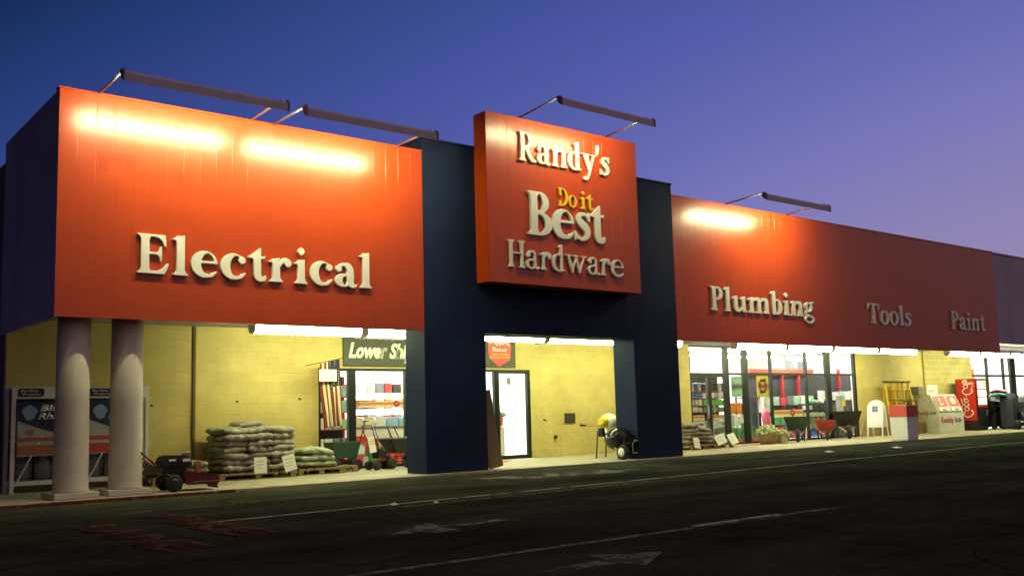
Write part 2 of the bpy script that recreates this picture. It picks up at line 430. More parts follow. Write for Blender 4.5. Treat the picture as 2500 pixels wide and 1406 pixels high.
def glyph(ch, s):
    A = .10; B = A + s; X = .67
    if ch == 'l': return g_rect(A,0,B,1.02) | g_foot(A,B) | g_flag(A,B,1.03)
    if ch == 'i': return g_rect(A,0,B,.66) | g_foot(A,B) | g_flag(A,B,.67) | g_poly([((A+B)/2-.125,.90),((A+B)/2,1.02),((A+B)/2+.125,.90),((A+B)/2,.77)]) | g_ell((A+B)/2,.90,.095,.10)
    if ch == 'I': return g_rect(A,0,B,1) | g_foot(A,B)
    if ch == 'E':
        return (g_rect(A,0,B,1) | g_foot(A,B) | g_foot(A,B,1,-1) | g_rect(A,.93,.66,1) | g_poly([(.46,1),(.73,1),(.76,.70),(.70,.70),(.64,.84),(.56,.91),(.46,.93)])
                | g_rect(A,.48,.52,.545) | g_poly([(.44,.52),(.56,.58),(.60,.70),(.645,.70),(.645,.32),(.60,.32),(.56,.45)])
                | g_rect(A,0,.60,.075) | g_poly([(.45,0),(.72,0),(.83,.27),(.78,.29),(.66,.15),(.55,.09),(.45,.07)]))
    if ch in 'ec':
        o = g_ell(.37,.335,.365,.35); inn = g_ell(.385+s*.34,.345,max(.10,.36-s*.80),.275)
        m = o & ~inn
        if ch == 'e':
            m &= ~(g_poly([(.36,.355),(1,.355),(1,.17),(.60,.13)]))
            m |= g_rect(.12,.355,.715,.425) & o
            m |= g_path([(.42,.04),(.58,.06),(.70,.17)],[.055,.04,.015])
        else:
            m &= ~g_poly([(.45,.34),(.66,.62),(1,.72),(1,.14),(.62,.16)])
            m |= g_ell(.615,.515,.105,.10) | g_path([(.42,.04),(.58,.06),(.70,.18)],[.055,.04,.015])
        return m
    if ch == 'o': return g_ell(.37,.335,.365,.355) & ~g_ell(.37,.335,.365-s*.98,.29)
    if ch == 't':
        return (g_rect(.13,.12,.13+s,.66) | g_poly([(-.02,.60),(.02,.655),(.13+s*.95,.90),(.13+s,.88),(.13+s,.58)]) | g_rect(-.02,.595,.46,.665)
                | g_poly([(.30,.60),(.46,.60),(.49,.69),(.42,.665)])
                | g_path([(.13+s/2,.22),(.15+s/2,.11),(.22+s/2,.06),(.34+s/2,.06),(.47,.15)],[s/2,s*.47,.085,.05,.015]))
    if ch == 'r':
        return g_rect(A,0,B,.64) | g_foot(A,B) | g_flag(A,B,.67) | g_path([(B-.02,.44),(B+.05,.56),(B+.14,.61),(B+.24,.59)],[.03,.055,.075,.075]) | g_ell(B+.24,.54,.105,.115)
    if ch == 'a':
        q = .40
        return (g_path([(.14,.53),(.20,.615),(.33,.635),(.44,.59),(q+s/2,.46),(q+s/2,.12)],[.05,.045,.045,s*.42,s/2,s/2]) | g_ell(.135,.51,.105,.095)
                | (g_ell(.27,.18,.265,.195) & ~g_ell(.27+s*.28,.185,max(.07,.265-s*.85),.125)) | g_poly([(.18,.30),(q+.05,.41),(q+.05,.34),(.30,.28)])
                | g_path([(q+s/2,.14),(q+s/2+.04,.055),(q+s/2+.14,.03),(q+s/2+.22,.085)],[s/2,s*.36,.045,.015]))
    if ch in 'PR':
        m = g_rect(A,0,B,1) | g_foot(A,B) | g_foot(A,B,1,-1) | ((g_ell(B+.06,.72,.36,.28) & ~g_ell(B+.04,.725,.36-s*.9,.215)) & (GX > B-.02)) | g_rect(A,.945,B+.08,1) | g_rect(B-.02,.44,B+.08,.505)
        if ch == 'R': m |= g_path([(B+.06,.46),(B+.16,.36),(B+.32,.14),(B+.46,.05),(B+.58,.04)],[s*.42,s*.46,s*.46,.06,.03]) | g_poly([(B+.30,0),(B+.58,0),(B+.58,.04),(B+.34,.12)])
        return m
    if ch == 'B':
        return (g_rect(A,0,B,1) | g_foot(A,B) | g_foot(A,B,1,-1) | ((g_ell(B+.06,.755,.31,.245) & ~g_ell(B+.04,.755,.31-s*.9,.185)) & (GX > B-.02))
                | ((g_ell(B+.08,.27,.38,.27) & ~g_ell(B+.05,.27,.38-s*.9,.205)) & (GX > B-.02)) | g_rect(A,.94,B+.08,1) | g_rect(A,0,B+.1,.065) | g_rect(B-.02,.50,B+.1,.555))
    if ch == 'D':
        m = (g_rect(A,0,B,1) | g_foot(A,B) | g_foot(A,B,1,-1) | ((g_ell(B+.06,.5,.48,.5) & ~g_ell(B+.04,.5,.48-s,.425)) & (GX > B-.02)) | g_rect(A,.93,B+.08,1) | g_rect(A,0,B+.08,.07))
        return m & ~g_poly([(A-.2,.56),(B+.01,.56),(B+.01,.30),(A-.2,.30)])
    if ch == 'H':
        q = .62
        return g_rect(A,0,B,1) | g_rect(q,0,q+s,1) | g_foot(A,B) | g_foot(A,B,1,-1) | g_foot(q,q+s) | g_foot(q,q+s,1,-1) | g_rect(A,.49,q+s,.555)
    if ch == 'T':
        q = .32
        return (g_rect(q,0,q+s,1) | g_foot(q,q+s) | g_rect(.0,.93,.64+s,1) | g_poly([(-.03,.70),(.03,.70),(.08,.85),(.17,.91),(.20,.94),(.02,1),(-.01,1)])
                | g_poly([(.67+s,.70),(.61+s,.70),(.56+s,.85),(.47+s,.91),(.44+s,.94),(.62+s,1),(.65+s,1)]))
    if ch in 'nmhu':
        q = B + .27
        if ch == 'u':
            return (g_rect(A,.16,B,.66) | g_flag(A,B,.67) | g_rect(q,0,q+s,.66) | g_flag(q,q+s,.67) | g_poly([(q,0),(q+s+.10,0),(q+s+.10,.05),(q+s,.09)])
                    | g_path([(A+s/2,.20),(A+s*.62,.11),(B+.06,.07),(B+.17,.10),(q+.05,.20)],[s/2,s*.47,.085,.06,.035]))
        m = g_rect(A,0,B,.66) | g_foot(A,B) | g_flag(A,B,.67)
        for k in range(2 if ch == 'm' else 1):
            b0 = B + k*(.27+s); q = b0 + .27
            m |= g_rect(q,0,q+s,.48) | g_foot(q,q+s) | g_path([(b0-.02,.48),(b0+.08,.58),(b0+.20,.60),(q+s*.42,.56),(q+s/2,.44)],[.03,.055,.075,s*.47,s/2])
        return m
    if ch == 'b':
        return g_rect(A,.03,B,1.02) | g_flag(A,B,1.03) | ((g_ell(B+.10,.335,.36,.35) & ~g_ell(B+.08,.335,.36-s*.98,.275)) & (GX > A+s*.5)) | g_poly([(A,.12),(B,.12),(B+.08,.03),(A,-.03)])
    if ch == 'd':
        q = .44
        return (g_rect(q,.02,q+s,1.02) | g_flag(q,q+s,1.03) | ((g_ell(q-.09,.325,.345,.345) & ~g_ell(q-.06,.33,.345-s*.98,.27)) & (GX < q+s*.6)) | g_poly([(q,.10),(q+s,.10),(q+s+.12,.07),(q+s+.12,.03),(q,-.02)]))
    if ch == 'g':
        return ((g_ell(.33,.44,.29,.235) & ~g_ell(.33,.44,max(.08,.29-s*.9),.175)) | g_path([(.50,.60),(.58,.66),(.68,.66)],[.04,.04,.055])
                | g_path([(.20,.26),(.11,.17),(.16,.09),(.34,.06)],[.05,.05,.055,.06])
                | (g_ell(.36,-.11,.35,.20) & ~g_ell(.36,-.115,.23,.115)))
    if ch == 's':
        w = s*.5
        return (g_path([(.50,.55),(.38,.63),(.22,.605),(.165,.50),(.27,.40),(.41,.31),(.46,.19),(.38,.065),(.22,.035),(.10,.10)],[.04,.04,.05,w*.85,w*.95,w*.95,w*.85,.05,.045,.045])
                | g_poly([(.50,.68),(.54,.68),(.55,.46),(.50,.46),(.44,.55)]) | g_poly([(.055,.0),(.02,.0),(.01,.22),(.06,.22),(.13,.12)]))
    if ch == 'y':
        return (g_poly([(.02,.62),(.27+s*.4,.62),(.44,.13),(.38,-.02),(.08,.60)]) & (GX < .46)) & ~g_poly([(.27+s*.5,.70),(.9,.7),(.44,.15)]) | g_rect(-.03,.62,.42,.67) | g_rect(.50,.62,.80,.67) | g_path([(.66,.63),(.40,.0),(.28,-.22),(.14,-.25)],[.045,.055,.045,.045]) | g_ell(.13,-.23,.085,.075)
    if ch == 'w':
        m = g_rect(-.05,.62,.30,.67) | g_rect(.36,.62,.66,.67) | g_rect(.84,.62,1.12,.67)
        for a in (.05, .43): m |= g_poly([(a,.64),(a+s*1.1,.64),(a+.30+s*.3,.06),(a+.27,-.02),(a+.23,-.02)])
        return m | g_poly([(.26,-.02),(.33,-.02),(.54,.52),(.47,.55)]) | g_poly([(.65,-.02),(.71,-.02),(1.01,.64),(.93,.64)])
    if ch == "'": return g_path([(.15,.98),(.13,.80),(.10,.68)],[.085,.055,.02])
    return g_rect(A,0,B,.6)

def contours(mask):
    f = mask.astype(float)
    for _ in range(2):
        f = (f + np.roll(f,1,0) + np.roll(f,-1,0)) / 3; f = (f + np.roll(f,1,1) + np.roll(f,-1,1)) / 3
    lv = .5; seg = {}
    H, W = f.shape
    ins = f > lv
    cell = ins[:-1,:-1].astype(int) + 2*ins[:-1,1:] + 4*ins[1:,1:] + 8*ins[1:,:-1]
    T = {1:[(3,0)],2:[(0,1)],3:[(3,1)],4:[(1,2)],5:[(3,2),(1,0)],6:[(0,2)],7:[(3,2)],8:[(2,3)],9:[(2,0)],10:[(0,3),(2,1)],11:[(2,1)],12:[(1,3)],13:[(1,0)],14:[(0,3)]}
    def pt(j, i, e):
        a, b = {0:((j,i),(j,i+1)),1:((j,i+1),(j+1,i+1)),2:((j+1,i),(j+1,i+1)),3:((j,i),(j+1,i))}[e]
        t = (lv-f[a])/(f[b]-f[a])
        return (a, b), (GX[a]+t*(GX[b]-GX[a]), GY[a]+t*(GY[b]-GY[a]))
    pos = {}
    for j, i in zip(*np.where((cell > 0) & (cell < 15))):
        for e0, e1 in T[cell[j,i]]:
            k0, p0 = pt(j,i,e0); k1, p1 = pt(j,i,e1); pos[k0] = p0; pos[k1] = p1; seg[k0] = k1
    out = []
    while seg:
        k = next(iter(seg)); loop = []
        while k in seg: loop.append(pos[k]); k = seg.pop(k)
        if len(loop) > 12: out.append(loop)
    def dp(p, eps):
        if len(p) < 3: return p
        a, b = np.array(p[0]), np.array(p[-1]); q = np.array(p); d = b-a; L = np.hypot(*d) or 1e-9
        h = np.abs(d[0]*(q[:,1]-a[1])-d[1]*(q[:,0]-a[0]))/L if L > 1e-6 else np.hypot(q[:,0]-a[0], q[:,1]-a[1])
        k = int(h.argmax())
        if h[k] < eps: return [p[0], p[-1]]
        return dp(p[:k+1], eps)[:-1] + dp(p[k:], eps)
    res = []
    for L in out:
        h = len(L)//2
        res.append(dp(L[:h+1], .0022)[:-1] + dp(L[h:]+[L[0]], .0022)[:-1])
    return res
GC = {}
def glyph_loops(ch, s):
    if (ch, s) not in GC:
        m = glyph(ch, s); GC[(ch, s)] = (contours(m), GX[m].min(), GX[m].max())
    return GC[(ch, s)]

def letters(parent, word, x0, x1, zb, cap, s, mat, y, depth, gap=.07, name='letter'):
    """raised letters from x0 to x1 on a wall facing -y, baseline zb, cap height cap; each letter is one part"""
    lay = []; cx = 0
    for ch in word:
        if ch == ' ': cx += .3; continue
        L, a, b = glyph_loops(ch, s); lay.append((L, cx - a)); cx += (b - a) + (gap if ch not in "'" else .03)
    kx = (x1 - x0) / (cx - gap)
    for L, off in lay:
        cu = bpy.data.curves.new(name, 'CURVE'); cu.dimensions = '2D'; cu.fill_mode = 'BOTH'
        cu.extrude = depth / 2; cu.bevel_depth = min(.012, depth * .2); cu.bevel_resolution = 1; cu.offset = -min(.012, depth * .2)
        ox = x0 + off * kx
        for lp in L:
            sp = cu.splines.new('POLY'); sp.points.add(len(lp) - 1); sp.use_cyclic_u = True
            for p, (u, w) in zip(sp.points, lp): p.co = (u * kx, w * cap, 0, 1)
        ob = bpy.data.objects.new(name, cu); C.objects.link(ob); bpy.context.view_layer.update()
        me = bpy.data.meshes.new_from_object(ob.evaluated_get(bpy.context.evaluated_depsgraph_get()))
        bpy.data.objects.remove(ob)
        me.transform(Matrix.Rotation(R(90), 4, 'X')); me.materials.clear(); me.materials.append(mat)
        o = bpy.data.objects.new(name, me); C.objects.link(o); o.parent = parent
        o.location = Vector((ox, y - depth / 2 - .012, zb)) - parent.location

# ================================================================== GROUND
struct('asphalt_ground', MB().box(-160, 260, -140, 200, -.5, 0), asphalt_mat())
struct('sidewalk', MB().box(-6, 70, -.28, 3.4, -.1, .05), CONC)
tag(MB().box(-6, 3.0, -.292, -.28, -.05, .046).box(-6, 3.0, -.292, -.22, .046, .0535).build('kerb_paint', worn_paint('red_kerb_paint', (.19, .045, .025), .44)), kind='structure')
WL = worn_paint('white_road_paint', (.34, .35, .31), .42, 2.2)
WF = worn_paint('faded_road_paint', (.13, .135, .12), .46, 3.2)
def flat(name, polys, mat, z=.004):
    mb = MB()
    for p in polys: mb.add([(x, y, z) for x, y in p], [tuple(range(len(p)))])
    return struct(name, mb, mat)
flat('road_marking', [[(.4,-5.02),(34,-3.55),(34,-3.45),(.4,-4.93)]], WL)
flat('road_marking', [[(.2,-2.78),(6.3,-2.2),(6.3,-2.13),(.2,-2.71)],[(15,-1.82),(20.5,-1.7),(20.5,-1.63),(15,-1.75)]], WF)
flat('road_marking', [[(3.1,-5.35),(9,-4.98),(9,-4.88),(3.1,-5.25)]], WF)
flat('road_marking', [[(-1,-10.06),(6.5,-10.12),(6.5,-10.0),(-1,-9.94)]], WF)
flat('road_marking', [[(4.0,-10.02),(5.5,-10.02),(5.5,-9.92),(4.0,-9.92)]], WL, .008)
flat('road_arrow', [[(1.45,-7.92),(2.38,-7.28),(2.30,-7.66),(3.16,-7.66),(3.14,-7.88),(2.28,-7.86),(2.20,-8.32)]], WF)
flat('road_arrow', [[(2.40,-10.98),(1.74,-11.40),(1.72,-11.14),(1.0,-11.16),(1.0,-10.94),(1.76,-10.92),(1.82,-10.62)]], WF)
flat('road_patch', [[(7.6,-1.35),(10.6,-1.6),(11.6,-2.4),(10.2,-2.75),(8.4,-2.6),(7.2,-2.2)]], worn_paint('pale_scuff', (.12, .125, .09), .47, 1.4))
RR = worn_paint('red_road_paint', (.085, .028, .026), .48, 6.5)
for txt, w, lx, ly in (('FIRE', 3.3, .28, -3.45), ('LANE', 3.3, -.72, -4.1)):
    me = font_mesh(txt, .52, .06, 0, .001, w)
    me.transform(Matrix.Rotation(R(-90), 4, 'X')); me.transform(Matrix.Rotation(R(-90), 4, 'Z'))
    me.materials.clear(); me.materials.append(RR)
    o = bpy.data.objects.new('road_lettering', me); C.objects.link(o); o.location = (lx, ly, .006); tag(o, kind='structure')
TH = worn_paint('red_threshold_paint', (.42, .09, .04), .42, 2.5)
flat('threshold_paint', [[(9.2,.5),(11.9,2.9),(11.2,2.9),(8.95,.9)]], TH, .055)
flat('threshold_paint', [[(19.9,2.2),(23.2,2.2),(22.6,2.6),(20.3,2.6)]], TH, .055)
for i, (x, y, s) in enumerate([(3.35,-5.0,.05),(3.9,-5.25,.035),(18.9,-1.9,.10),(21.6,-2.3,.12)]):
    rr = random.Random(i); 
    tag(MB().add([(x-s,y-s*.7,.01),(x+s,y-s,.012),(x+s*1.2,y+s*.6,.03),(x-s*.7,y+s,.02),(x,y,.045)], [(0,1,4),(1,2,4),(2,3,4),(3,0,4),(3,2,1,0)]).build('litter_scrap', PAPER),
        'small pale crumpled scrap of litter lying on the dark asphalt', 'litter', 'scraps of litter on the asphalt')

# ================================================================== STORE BUILDING
B = thing('store_building', 'long single storey hardware store with red canopy panels and dark blue entrance portal', 'building')
def ribbed(mb, a0, a1, c, z0, z1, axis='x', out=-1, pitch=.30, gw=.006, gd=.002):
    """sheet panels with v-joints; axis x: skin faces -y at y=c; axis y: skin faces -x at x=c"""
    n = max(1, round((a1 - a0) / pitch)); w = (a1 - a0) / n; pr = [(a0, 0)]
    for i in range(1, n): x = a0 + i*w; pr += [(x-gw, 0), (x, gd), (x+gw, 0)]
    pr.append((a1, 0)); vs = []
    for u, d in pr:
        for z in (z0, z1): vs.append((u, c+d, z) if axis == 'x' else (c+d, u, z))
    mb.add(vs, [(2*i, 2*i+2, 2*i+3, 2*i+1) for i in range(len(pr)-1)])
    return mb
Z0, Z1 = 3.04, 6.90
for a, b in ((0, 7.28), (15.232, 33.5)):
    mb = ribbed(MB(), a, b, 0, Z0, Z1); mb.box(a, b, .018, .14, Z0 + .002, Z1 - .002)
    mb.build('fascia', RED, B)
    MB().box(a + (.02 if a else .14), b, .14, 4.0, 3.30, 6.86).build('canopy', VIOLET, B)
    MB().box(a - (.0 if a else .02), b, -.02, .16, Z1, Z1 + .035).build('coping', RED, B)
mb = ribbed(MB(), .001, 4.0, -.004, Z0, Z1 - .01, 'y'); mb.box(.016, .12, .145, 4.0, Z0 + .002, Z1 - .02)
mb.build('side_fascia', VIOLET, B)
# portal
mb = MB()
ribbed(mb, 7.284, 8.88, -.004, 0, 7.19); ribbed(mb, 8.88, 13.6, -.004, Z0, 7.19); ribbed(mb, 13.6, 15.228, -.004, 0, 7.19)
mb.prism([(7.284,0),(8.88,0),(8.88,Z0),(13.6,Z0),(13.6,0),(15.228,0),(15.228,7.19),(7.284,7.19)], 'xz', .016, .75)
mb.box(7.284, 15.228, .75, 4.2, 3.30, 7.188)
mb.build('portal', BLUE, B)
MB().box(7.26, 15.25, -.03, .9, 7.19, 7.23).build('coping', BLUE, B)
# blue wing on the right
mb = ribbed(MB(), 33.52, 62, .22, 3.43, 6.93); mb.box(33.52, 62, .24, 4.2, 3.46, 6.92); mb.box(33.50, 62, .19, .4, 6.93, 6.985)
mb.build('wing_fascia', VIOLET, B)
# main walls
mb = MB()
for x0, x1, z0, z1 in ((.0,6.58,0,3.6),(13.0,19.6,0,3.6),(29.08,34.0,0,3.6),(6.58,13.0,2.43,3.6),(19.6,29.08,3.285,3.6)):
    mb.box(x0, x1, 3.4, 3.6, z0, z1)
mb.build('front_wall', WALL, B)
mb = MB().box(34.0, 38.0, 3.33, 3.6, 0, 3.6); mb.box(38.0, 62, 3.34, 3.6, 3.285, 3.6); mb.box(46.5, 62, 3.34, 3.6, 0, 3.285)
mb.build('bare_block_wall', WALL2, B)
mb = MB().box(0, .2, 3.6, 40, 0, 6.5); mb.box(.2, 62, 4.25, 40, 3.62, 6.46)
mb.build('rear_block', M('side_wall_paint', (.10, .09, .10), .8), B)
MB().box(3.60, 3.66, 3.36, 3.395, .06, 3.3).build('control_joint', M('joint_sealant', (.10, .08, .03), .8), B)
# split face patch of rough block low on the wall right of the entrance
def rough_face(x0, x1, z0, z1, y):
    nx, nz = int((x1-x0)/.05), int((z1-z0)/.05); rr = random.Random(4); vs = []; fs = []
    for j in range(nz+1):
        for i in range(nx+1):
            e = min(1, i/3, (nx-i)/3, (nz-j)/8)
            vs.append((x0+(x1-x0)*i/nx, y - .004 - e*(.006+.030*rr.random()**2*(1-.6*j/nz)), z0+(z1-z0)*j/nz))
    for j in range(nz):
        for i in range(nx): a = j*(nx+1)+i; fs.append((a, a+1, a+nx+2, a+nx+1))
    return MB().add(vs, fs, True)
rough_face(13.05, 19.55, .05, 1.75, 3.4).build('split_face_block', WALL, B)
mb = MB().box(14.19, 14.58, 3.345, 3.365, .95, 1.23)
for k in range(5): mb.obox((14.385, 3.34, 1.0+k*.045), (.36, .02, .012), (35,0,0))
mb.build('vent', M('vent_metal', (.06, .05, .035), .6), B)
MB().box(13.78, 13.87, 3.33, 3.37, .54, .63).build('outlet_plate', BLACK, B)
MB().lathe([(.02,3.36),(.03,3.33),(.014,3.30)], (13.41,0,1.06), 'y', 10).tube([(13.41,3.31,1.06),(13.46,3.28,1.03)], .012).build('tap', BLACK, B)
MB().box(13.25, 13.39, 3.33, 3.4, 3.12, 3.2).build('camera_box', M('camera_grey', (.4,.38,.2), .5), B)
for x, z in ((1.9,1.62),(2.75,1.62),(4.6,1.68),(6.1,1.72)):
    MB().obox((x, 3.385, z), (.05, .03, .03), (0, 25, 0)).build('anchor_bolt', BLACK, B)

# ---- storefront glazing: window (frame bars) > pane
def window(x0, x1, z0, z1, y=3.47, fw=.06, name='window', d=.10, xs=(), zs=(), wide={}, par=B):
    mb = MB()
    mb.box(x0, x1, y-d/2, y+d/2, z0, z0+fw).box(x0, x1, y-d/2, y+d/2, z1-fw, z1)
    edges = [x0] + list(xs) + [x1]
    for i, x in enumerate(edges):
        w = wide.get(i, fw)
        a = x if i == 0 else (x - w if i == len(edges)-1 else x - w/2)
        mb.box(a, a+w, y-d/2-(.004 if 0 < i < len(edges)-1 else 0), y+d/2+.002, z0+fw, z1-fw)
    for z in zs:
        for i in range(len(edges)-1):
            wa, wb = wide.get(i, fw), wide.get(i+1, fw)
            a = edges[i] + (wa if i == 0 else wa/2); b = edges[i+1] - (wb if i == len(edges)-2 else wb/2)
            mb.box(a, b, y-d/2+.004, y+d/2-.004, z-fw/2, z+fw/2)
    o = mb.build(name, FRAME, par)
    p = MB().box(x0+.02, x1-.02, y-.006, y+.006, z0+.02, z1-.02).build('pane', GLASS, o)
    return o
window(6.585, 7.44, .055, 2.425)
window(7.44, 11.83, .055, 2.425, xs=(9.0, 10.6), wide={0: .14})
d1 = window(11.83, 12.995, .055, 2.425, name='door', fw=.10, y=3.46)
MB().tube([(11.98,3.38,.95),(11.98,3.36,1.0),(11.98,3.36,1.3),(11.98,3.38,1.35)], .014).build('handle', STEEL, d1)
MB().box(12.22, 12.35, 3.435, 3.45, 2.03, 2.22).build('door_sticker', M('sticker', (.16,.17,.13), .6), d1)
dl = window(19.605, 20.56, .055, 2.33, name='door', fw=.08)
MB().tube([(20.42,3.40,.95),(20.42,3.37,1.0),(20.42,3.37,1.3),(20.42,3.40,1.35)], .014).build('handle', STEEL, dl)
dr = window(20.56, 21.42, .055, 2.33, name='door', fw=.08)
MB().tube([(20.70,3.40,.95),(20.70,3.37,1.0),(20.70,3.37,1.3),(20.70,3.40,1.35)], .014).build('handle', STEEL, dr)
window(19.605, 21.42, 2.33, 3.28, fw=.06)
window(21.42, 29.075, .055, 3.28, xs=(22.46, 23.86, 25.92, 27.28), zs=(2.36,), wide={0: .15, 1: .24, 4: .28, 5: .11}, fw=.065)
window(38.01, 46.4, .7, 3.28, y=3.44, xs=(39.62, 41.2, 42.1, 44.2), zs=(2.36,), wide={3: .5}, fw=.09)

# ---- inside of the store
mb = MB().box(.2, 35.8, 3.6, 13.5, .01, .045)
mb.build('shop_floor', M('shop_floor', (.70,.70,.66), .35, var=.08), B)
mb = MB().box(.2, 35.8, 3.6, 13.5, 3.605, 3.615); mb.box(.2, 35.8, 13.3, 13.5, .05, 3.6); mb.box(5.3, 5.4, 3.6, 13.3, .05, 3.6); mb.box(35.7, 35.8, 3.6, 13.3, .05, 3.6)
mb.build('shop_walls', WHITE_IN, B)
mb = MB().box(36.2, 58, 3.6, 11, .01, .045); mb.box(36.2, 58, 3.6, 11, 3.605, 3.615); mb.box(36.2, 58, 10.8, 11, .05, 3.6); mb.box(36.2, 36.3, 3.6, 10.8, .05, 3.6); mb.box(50, 50.1, 3.6, 10.8, .05, 3.6)
mb.build('next_shop_walls', WHITE_IN, B)
for i in range(7):
    for y in (5.2, 8.2, 11.2):
        x = 7.2 + i*4.2
        MB().box(x-1.2, x+1.2, y-.12, y+.12, 3.53, 3.60).build('ceiling_light', ROOM_M, B)
for x in (38.5, 41.5, 44.5, 47.5):
    for y in (5, 8): MB().box(x-1.2, x+1.2, y-.12, y+.12, 3.53, 3.60).build('ceiling_light', ROOM_M, B)

# ================================================================== COLUMNS
def column(x, label, rz):
    t = thing('concrete_column', label, 'column', (x, .48, .05), 0, 'round canopy columns at the left corner')
    MB().lathe([(.285,0.10),(.285,.13),(.278,.16),(.268,1.5),(.262,3.25)], n=40).build('shaft', COLM, t)
    MB().box(-.36,.36,-.34,.34,0,.10).build('base', COLM, t, bevel=.012).rotation_euler = (0,0,R(rz))
column(.44, 'pale round concrete column at the outer left corner of the canopy', 3)
column(1.33, 'pale round concrete column between the corner column and the red brush cutter', -2)

# ================================================================== WALKWAY LIGHTS
def strip(x0, x1, label):
    L = x1 - x0
    t = thing('fluorescent_light', label, 'strip light', ((x0+x1)/2, 1.5, 3.275), 0, 'fluorescent strip lights under the canopy')
    MB().prism([(-.06,.024),(.06,.024),(.13,-.10),(-.13,-.10)], 'yz', -L/2, L/2).build('housing', WHITEM, t)
    MB().prism([(-.125,-.102),(.125,-.102),(.115,-.20),(.06,-.265),(-.06,-.265),(-.115,-.20)], 'yz', -L/2+.05, L/2-.05).build('tube', TUBE_M, t)
    for e in (-1, 1): MB().prism([(-.13,-.102),(.13,-.102),(.12,-.203),(.062,-.27),(-.062,-.27),(-.12,-.203)], 'yz', e*L/2-e*.05, e*L/2).build('end_cap', WHITEM, t)
for a, b, l in ((4.08, 6.62, 'leftmost glowing strip light, above the tall pile of bags'), (6.70, 9.2, 'glowing strip light above the window with the flag'),
                (9.3, 11.88, 'glowing strip light above the entrance door'), (11.96, 14.5, 'glowing strip light above the block wall right of the entrance door'),
                (14.6, 17.05, 'strip light whose glowing tip just shows past the right portal pillar'),
                (19.45, 21.95, 'glowing strip light above the double glass doors'), (22.02, 24.5, 'glowing strip light above the yellow arrow poster'),
                (24.6, 27.3, 'glowing strip light above the wheelbarrows'), (27.4, 29.98, 'glowing strip light above the white A-frame board'),
                (32.35, 34.8, 'glowing strip light just left of the canopy end'), (34.9, 37.4, 'glowing strip light above the red drinks machine'), (37.5, 40.0, 'glowing strip light above the far right shop window'),
                (40.1, 42.6, 'rightmost glowing strip light at the picture edge')):
    strip(a, b, l)

# ================================================================== SIGN FLOOD LIGHTS
HOOD = M('hood_enamel', (.50, .46, .56), .55, var=.2, scale=4)
SIGNT_W = EM('sign_tube_aged', (1, .95, .48), SIGN_L * .55)
def flood(x0, x1, y, z, ywall, zroof, arms, label, tm=SIGNT_M):
    t = thing('sign_light', label, 'sign light', ((x0+x1)/2, y, z), 0, 'long sign lights on arms above the fascia')
    L = x1 - x0
    sec = [(-.10,-.10),(-.112,.03),(-.06,.085),(.06,.10),(.06,.088),(-.05,.072),(-.10,.02),(-.088,-.10)]
    MB().prism(sec, 'yz', -L/2, L/2).build('hood', HOOD, t)
    for e in (-1, 1): MB().prism([(-.118,-.115),(-.128,.05),(-.07,.115),(.07,.125),(.02,-.02)], 'yz', e*L/2, e*(L/2+.025)).build('end_plate', GALV, t)
    MB().obox((0, -.03, .01), (L-.06, .02, .13), (-18, 0, 0)).build('tube', tm, t)
    for ax in arms:
        MB().tube([(ax-(x0+x1)/2, ywall+.15-y, zroof-z), (ax-(x0+x1)/2, .0, .13)], .022, 8).build('arm', STEEL if ax == arms[-1] else GALV, t)
flood(.61, 3.46, -1.35, 6.83, 0, 6.93, (.58+.06, 3.40), 'long sign light on two arms at the left end above the big red panel')
flood(3.84, 6.69, -1.35, 6.81, 0, 6.93, (3.88, 6.64), 'long sign light on two arms above the right half of the big red panel')
flood(9.69, 12.6, -1.8, 7.97, -.45, 7.97, (9.72, 12.5), 'long sign light on two arms above the square red sign box', SIGNT_W)
flood(17.44, 20.39, -1.35, 6.88, 0, 6.93, (17.5, 20.32), 'long sign light on two arms above the right hand red panel')

# ================================================================== LETTER SIGNS
def word(name, label, txt, x0, x1, zb, cap, s, mat, y, dep, **k):
    t = thing(name, label, 'lettering', (x0, y, zb), 0, k.pop('group', 'raised words on the red panels'))
    letters(t, txt, x0, x1, zb, cap, s, mat, y, dep, **k)
word('word_sign', 'large raised cream letters reading Electrical on the left red panel', 'Electrical', 1.30, 5.98, 3.845, .70, .222, CREAM, 0, .045, gap=.085)
word('word_sign', 'raised cream letters reading Plumbing under the right sign light', 'Plumbing', 16.59, 21.41, 3.90, .66, .225, CREAM, 0, .045, gap=.075)
word('word_sign', 'raised letters reading Tools in the dim part of the right red panel', 'Tools', 24.39, 27.03, 3.83, .66, .20, CREAM, 0, .045, gap=.06)
word('word_sign', 'raised letters reading Paint at the far right end of the red panel', 'Paint', 29.82, 32.32, 3.83, .65, .20, CREAM, 0, .045, gap=.08)
# ghosts of letters taken off the left panel
GH = M('faded_red_ghost', (.41, .040, .003), .26, var=.3, scale=3, spec=.7)
for x0, x1, z0, z1 in ((.62, 1.28, 5.78, 5.92), (.66, .80, 5.60, 5.779), (1.12, 1.24, 5.66, 5.779), (2.02, 2.12, 5.52, 5.70), (1.90, 2.019, 5.62, 5.68)):
    MB().box(x0, x1, -.0035, -.001, z0, z1).build('paint_ghost', GH, B)
